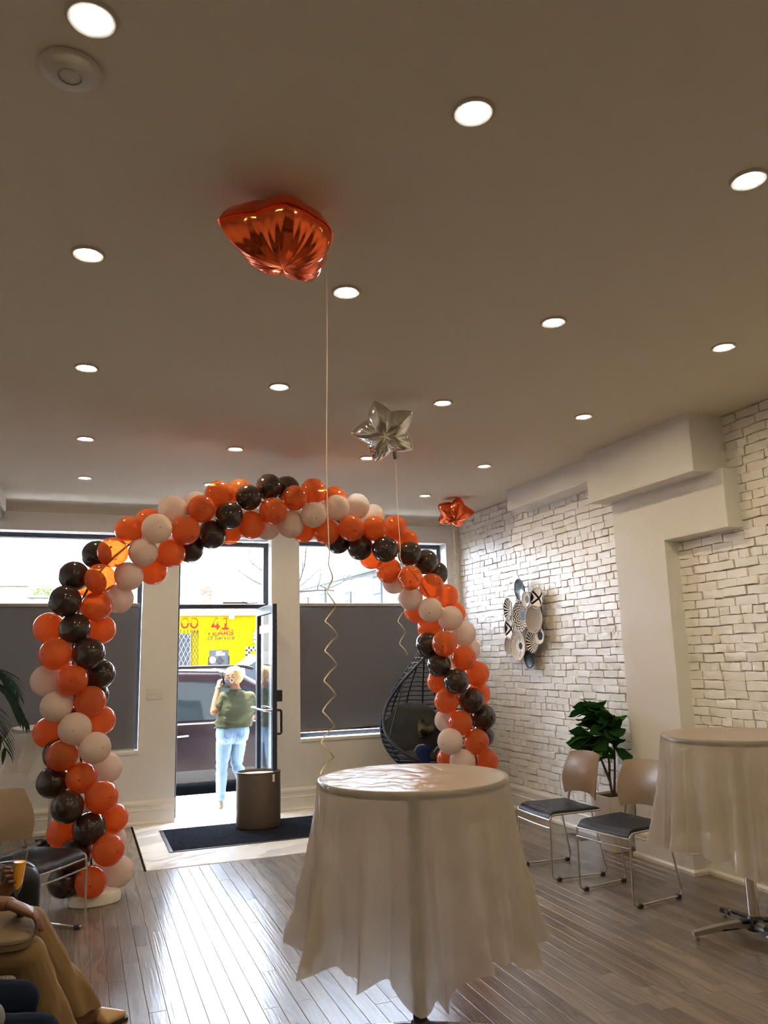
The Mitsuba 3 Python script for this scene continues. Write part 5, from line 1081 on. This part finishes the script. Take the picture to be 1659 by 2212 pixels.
part(k, 'pipe', tube([(6.27, YF - .03, 2.32), (6.27, YF - .03, 2.68)], .02, 6), 'm_yellowdark')
gk = part(k, 'shutter', cbox(3.0, 4.97, YF - .03, YF + .02, -.04, 3.02, .01), 'm_greypaint')
def lattice(x0, x1, z0, z1, nx, y, r=.016):
    ms = []; w = (x1 - x0) / nx; hh = w * 2.1
    for i in range(nx + 1): ms.append(tube([(x0 + i * w, y, z0), (x0 + i * w, y, z1)], r, 4)) if i in (0, nx) else None
    n = int((z1 - z0) / hh) + 1
    for i in range(nx):
        for j in range(n):
            a, b, c, d = x0 + i * w, x0 + (i + 1) * w, z0 + j * hh, min(z1, z0 + (j + 1) * hh); ms += [tube([(a, y, c), (b, y, d)], r, 4), tube([(b, y + .02, c), (a, y + .02, d)], r, 4)]
    return cat(*ms)
part(k, 'folding_gate', lattice(3.0, 4.93, .0, 3.05, 9, YF - .10), 'm_lightmetal'); part(k, 'folding_gate', lattice(5.0, 5.30, .0, 3.15, 2, YF - .12, .011), 'm_blackpaint'); prin('m_lightmetal', (.10, .10, .105), .5)
part(k, 'spikes', cat(*[tube([(4.3 + i * .16, YF - .08, 3.05), (4.3 + i * .16, YF - .10, 3.22)], .016, 4) for i in range(7)]), 'm_blackpaint')
part(k, 'flood_lamp', cat(cbox(6.76, 7.04, YF - .38, YF - .22, 3.70, 3.88, .03), tube([(6.9, YF - .3, 3.88), (6.9, YF - .2, 3.96)], .03, 6)), 'm_nickel')
wk = part(k, 'block_window', box(8.04, 8.46, YF - .02, YF + .02, 2.47, 3.10), 'm_blackpaint')
for i in range(2):
    for j in range(3): part(wk, 'glass_block', cbox(8.06 + i * .2, 8.24 + i * .2, YF - .05, YF - .01, 2.49 + j * .205, 2.67 + j * .205, .015), 'm_greyblock')
prin('m_greyblock', (.30, .33, .36), .15)
ch = {0: [], 1: []}
for i in range(14):
    for j in range(2): ch[(i + j) % 2].append(box(7.66 + i * .115, 7.66 + (i + 1) * .115, YF - .02, YF - .001, 2.10 + j * .115, 2.10 + (j + 1) * .115))
for i in range(2):
    for j in range(14): ch[(i + j + 1) % 2].append(box(7.66 + i * .115, 7.66 + (i + 1) * .115, YF - .02, YF - .001, 2.10 - (j + 1) * .115, 2.10 - j * .115))
part(k, 'checker_squares', cat(*ch[0]), 'm_blackpaint'); part(k, 'checker_squares', cat(*ch[1]), 'm_whitepaint')
ck = tag(num('chimney'), 'square brick chimney rising behind the yellow garage', 'chimney')
def bk_c(p, n, uv):
    r = dr.floor(p.z / .085); x = p.x / .24 + .5 * (r - 2 * dr.floor(r / 2)); m = (p.z / .085 - r < .14) | (x - dr.floor(x) < .06); return dr.select(m, mi.Color3f(.10, .09, .08), mix((.045, .028, .022), (.075, .052, .042), cell_rand(dr.floor(x), r)))
diff('m_redbrick', proc(bk_c))
part(ck, 'shaft', cbox(6.22, 6.86, 46.0, 46.62, 4.0, 5.92, .02), 'm_redbrick'); part(ck, 'cap', cbox(6.18, 6.90, 45.95, 46.67, 5.90, 6.04, .03), 'm_kerb')

# tan brick building with a stepped parapet, left
k = tag(num('brick_building'), 'pale tan brick building with a stepped parapet seen above the left shade', 'building')
def tb_c(p, n, uv):
    r = dr.floor(p.z / .19); x = p.x / .55 + .5 * (r - 2 * dr.floor(r / 2)); return mix((.13, .12, .105), (.10, .09, .078), cell_rand(dr.floor(x), r) * .8)
diff('m_palebrick', proc(tb_c))
bt_ = sg.Polygon([(-12, -.1), (1.5, -.1), (1.5, 4.9), (.35, 4.9), (.35, 4.98), (-1.30, 4.98), (-1.30, 4.82), (-2.52, 4.82), (-2.52, 5.36), (-12, 5.36)])
part(k, 'wall', extr(bt_, YF + .3, YF + 9, 'y'), 'm_palebrick')
part(k, 'coping', cat(cbox(-12, -2.48, YF + .2, YF + .6, 5.34, 5.46, .02), cbox(-2.5, -1.27, YF + .2, YF + .6, 4.80, 4.90, .02), cbox(-1.32, .4, YF + .2, YF + .6, 4.96, 5.07, .02), cbox(.35, 1.6, YF + .2, YF + .6, 4.88, 4.98, .02)), 'm_kerb')
thin('m_foliage', (.045, .08, .013), .8, 0, .5)
def bush(label, c, r, n, seed):
    k = tag(num('bush'), label, 'bush'); g = np.random.default_rng(seed); ms = []
    ctr = g.normal(size=(n, 3)); ctr /= np.linalg.norm(ctr, axis=1, keepdims=True); ctr *= g.uniform(.35, 1, (n, 1)) ** .5 * np.array(r); ctr += c
    Vv, F = [], []
    for q in ctr:
        a = g.normal(size=3); a /= np.linalg.norm(a); b = np.cross(a, g.normal(size=3)); b /= np.linalg.norm(b); l = g.uniform(.10, .22); o = len(Vv); Vv += [q, q + a * l * .5 + b * l * .28, q + a * l, q + a * l * .5 - b * l * .28]; F += [(o, o + 1, o + 2), (o, o + 2, o + 3)]
    part(k, 'foliage', trimesh.Trimesh(np.array(Vv), np.array(F), process=False), 'm_foliage')
    part(k, 'trunk', tube([(c[0], c[1], 0), (c[0], c[1], c[2])], .06, 6), 'm_bark')
prin('m_bark', (.025, .022, .021), .9, specular=.1)
bush('green bush behind the dip in the brick parapet', (-2.3, YF + 10, 5.3), (.85, .8, 1.0), 900, 1)
bush('green shrub behind the lower brick parapet', (-.65, YF + 10, 5.2), (.7, .6, .75), 600, 2)
bush('yellow-green shrub at the right end of the left window', (2.15, YF + 10, 4.9), (.7, .6, 1.6), 700, 3)

# bare tree
k = tag(num('tree'), 'bare tree branches in the window above the door', 'tree')
tr_ = random.Random(14)
def branch(p, d, L, r, depth, out):
    n = 7; P = [np.array(p)]; d = np.array(d, float)
    for i in range(n):
        d = d + V(tr_.uniform(-.22, .22), tr_.uniform(-.22, .22), tr_.uniform(-.13, .17)); d /= np.linalg.norm(d); P.append(P[-1] + d * L / n)
    out.append(tube(np.array(P), np.linspace(r, r * .55, n + 1), 5))
    if depth:
        for q in range(3 if depth > 1 else 3):
            i = tr_.randint(2, n); s = V(tr_.uniform(-1, 1), tr_.uniform(-.6, .6), tr_.uniform(-.35, .8)); branch(P[i], d * .55 + s * .8, L * tr_.uniform(.5, .75), r * .5, depth - 1, out)
ms = []; TX, TY = 9.67, 38.5
for dd, L in (((-.95, -.1, .22), 3.4), ((-.75, .1, .62), 3.2), ((.6, .2, .7), 3.0), ((-.3, 0, 1), 3.4), ((.9, .1, .25), 2.8), ((-.95, .1, -.10), 2.8)): branch((TX, TY, 4.85 + .2 * dd[2]), dd, L * .86, .048, 3, ms)
part(k, 'branches', cat(*ms), 'm_bark'); part(k, 'trunk', tube([(TX + .1, TY, -.1), (TX, TY, 3), (TX, TY, 5.0)], (.14, .11, .07), 8), 'm_bark')

# white house seen in the right window
k = tag(num('house'), 'white sided house with a long sloping roof seen in the right window', 'building')
A0, B0 = V(13.76, 50.0, 0), V(13.70, 30.0, 0)
A0, B0 = V(13.4, 49.0, 0), V(14.6, 33.0, 0)
ev = 6.15
u = (B0 - A0) / np.linalg.norm(B0 - A0); nv = V(u[1], -u[0], 0); nv = nv if nv[0] < 0 else -nv; LH = 21.0; DH = 9.0
MH = mat4(A0, u, -nv, (0, 0, 1))   # local x along the side, local y into the house
part(k, 'wall', move(box(-3, LH, 0, DH, -.1, ev), MH), 'm_siding'); diff('m_siding', (.17, .17, .17))
rf = sg.Polygon([(-.5, ev - .12), (DH / 2, ev + 2.9), (DH + .5, ev - .12), (DH + .5, ev + .04), (DH / 2, ev + 3.1), (-.5, ev + .04)])
rm = extr(rf, -3.4, LH + .4, 'x'); part(k, 'roof', move(rm, MH), 'm_roofgrey'); diff('m_roofgrey', (.12, .12, .125))
part(k, 'gable', move(extr(sg.Polygon([(0, ev - .05), (DH, ev - .05), (DH / 2, ev + 2.9)]), -2.95, LH - .05, 'x'), MH), 'm_siding')
part(k, 'gutter', move(cat(cbox(-3.4, LH + .4, -.52, -.40, ev - .16, ev - .02, .02), tube([(3.2, -.06, 0), (3.2, -.06, ev - .3), (3.2, -.45, ev - .1)], .04, 6)), MH), 'm_bluegrey'); diff('m_bluegrey', (.05, .062, .07))
for x, z, w, h in ((-.9, 4.2, 1.0, 1.35), (2.3, 4.2, 1.0, 1.35), (6.3, 4.3, .9, 1.0), (10.2, 3.9, 1.1, 1.9), (14.0, 4.2, 1.0, 1.3)):
    fk = part(k, 'window', move(cbox(x, x + w, -.05, .05, z, z + h, .01), MH), 'm_bluegrey'); part(fk, 'pane', move(box(x + .09, x + w - .09, -.06, -.045, z + .09, z + h * .48), MH), 'm_carglass'); part(fk, 'pane', move(box(x + .09, x + w - .09, -.06, -.045, z + h * .53, z + h - .09), MH), 'm_carglass')
k = tag(num('power_line'), 'thin overhead wire slanting past the white house', 'wire')
part(k, 'cable', tube([V(9.45, 36, 5.0) + (V(12.4, 36, 7.9) - V(9.45, 36, 5.0)) * t + V(0, 0, -.12 * math.sin(PI * t)) for t in np.linspace(-.3, 3.2, 40)], .022, 5), 'm_greypaint')
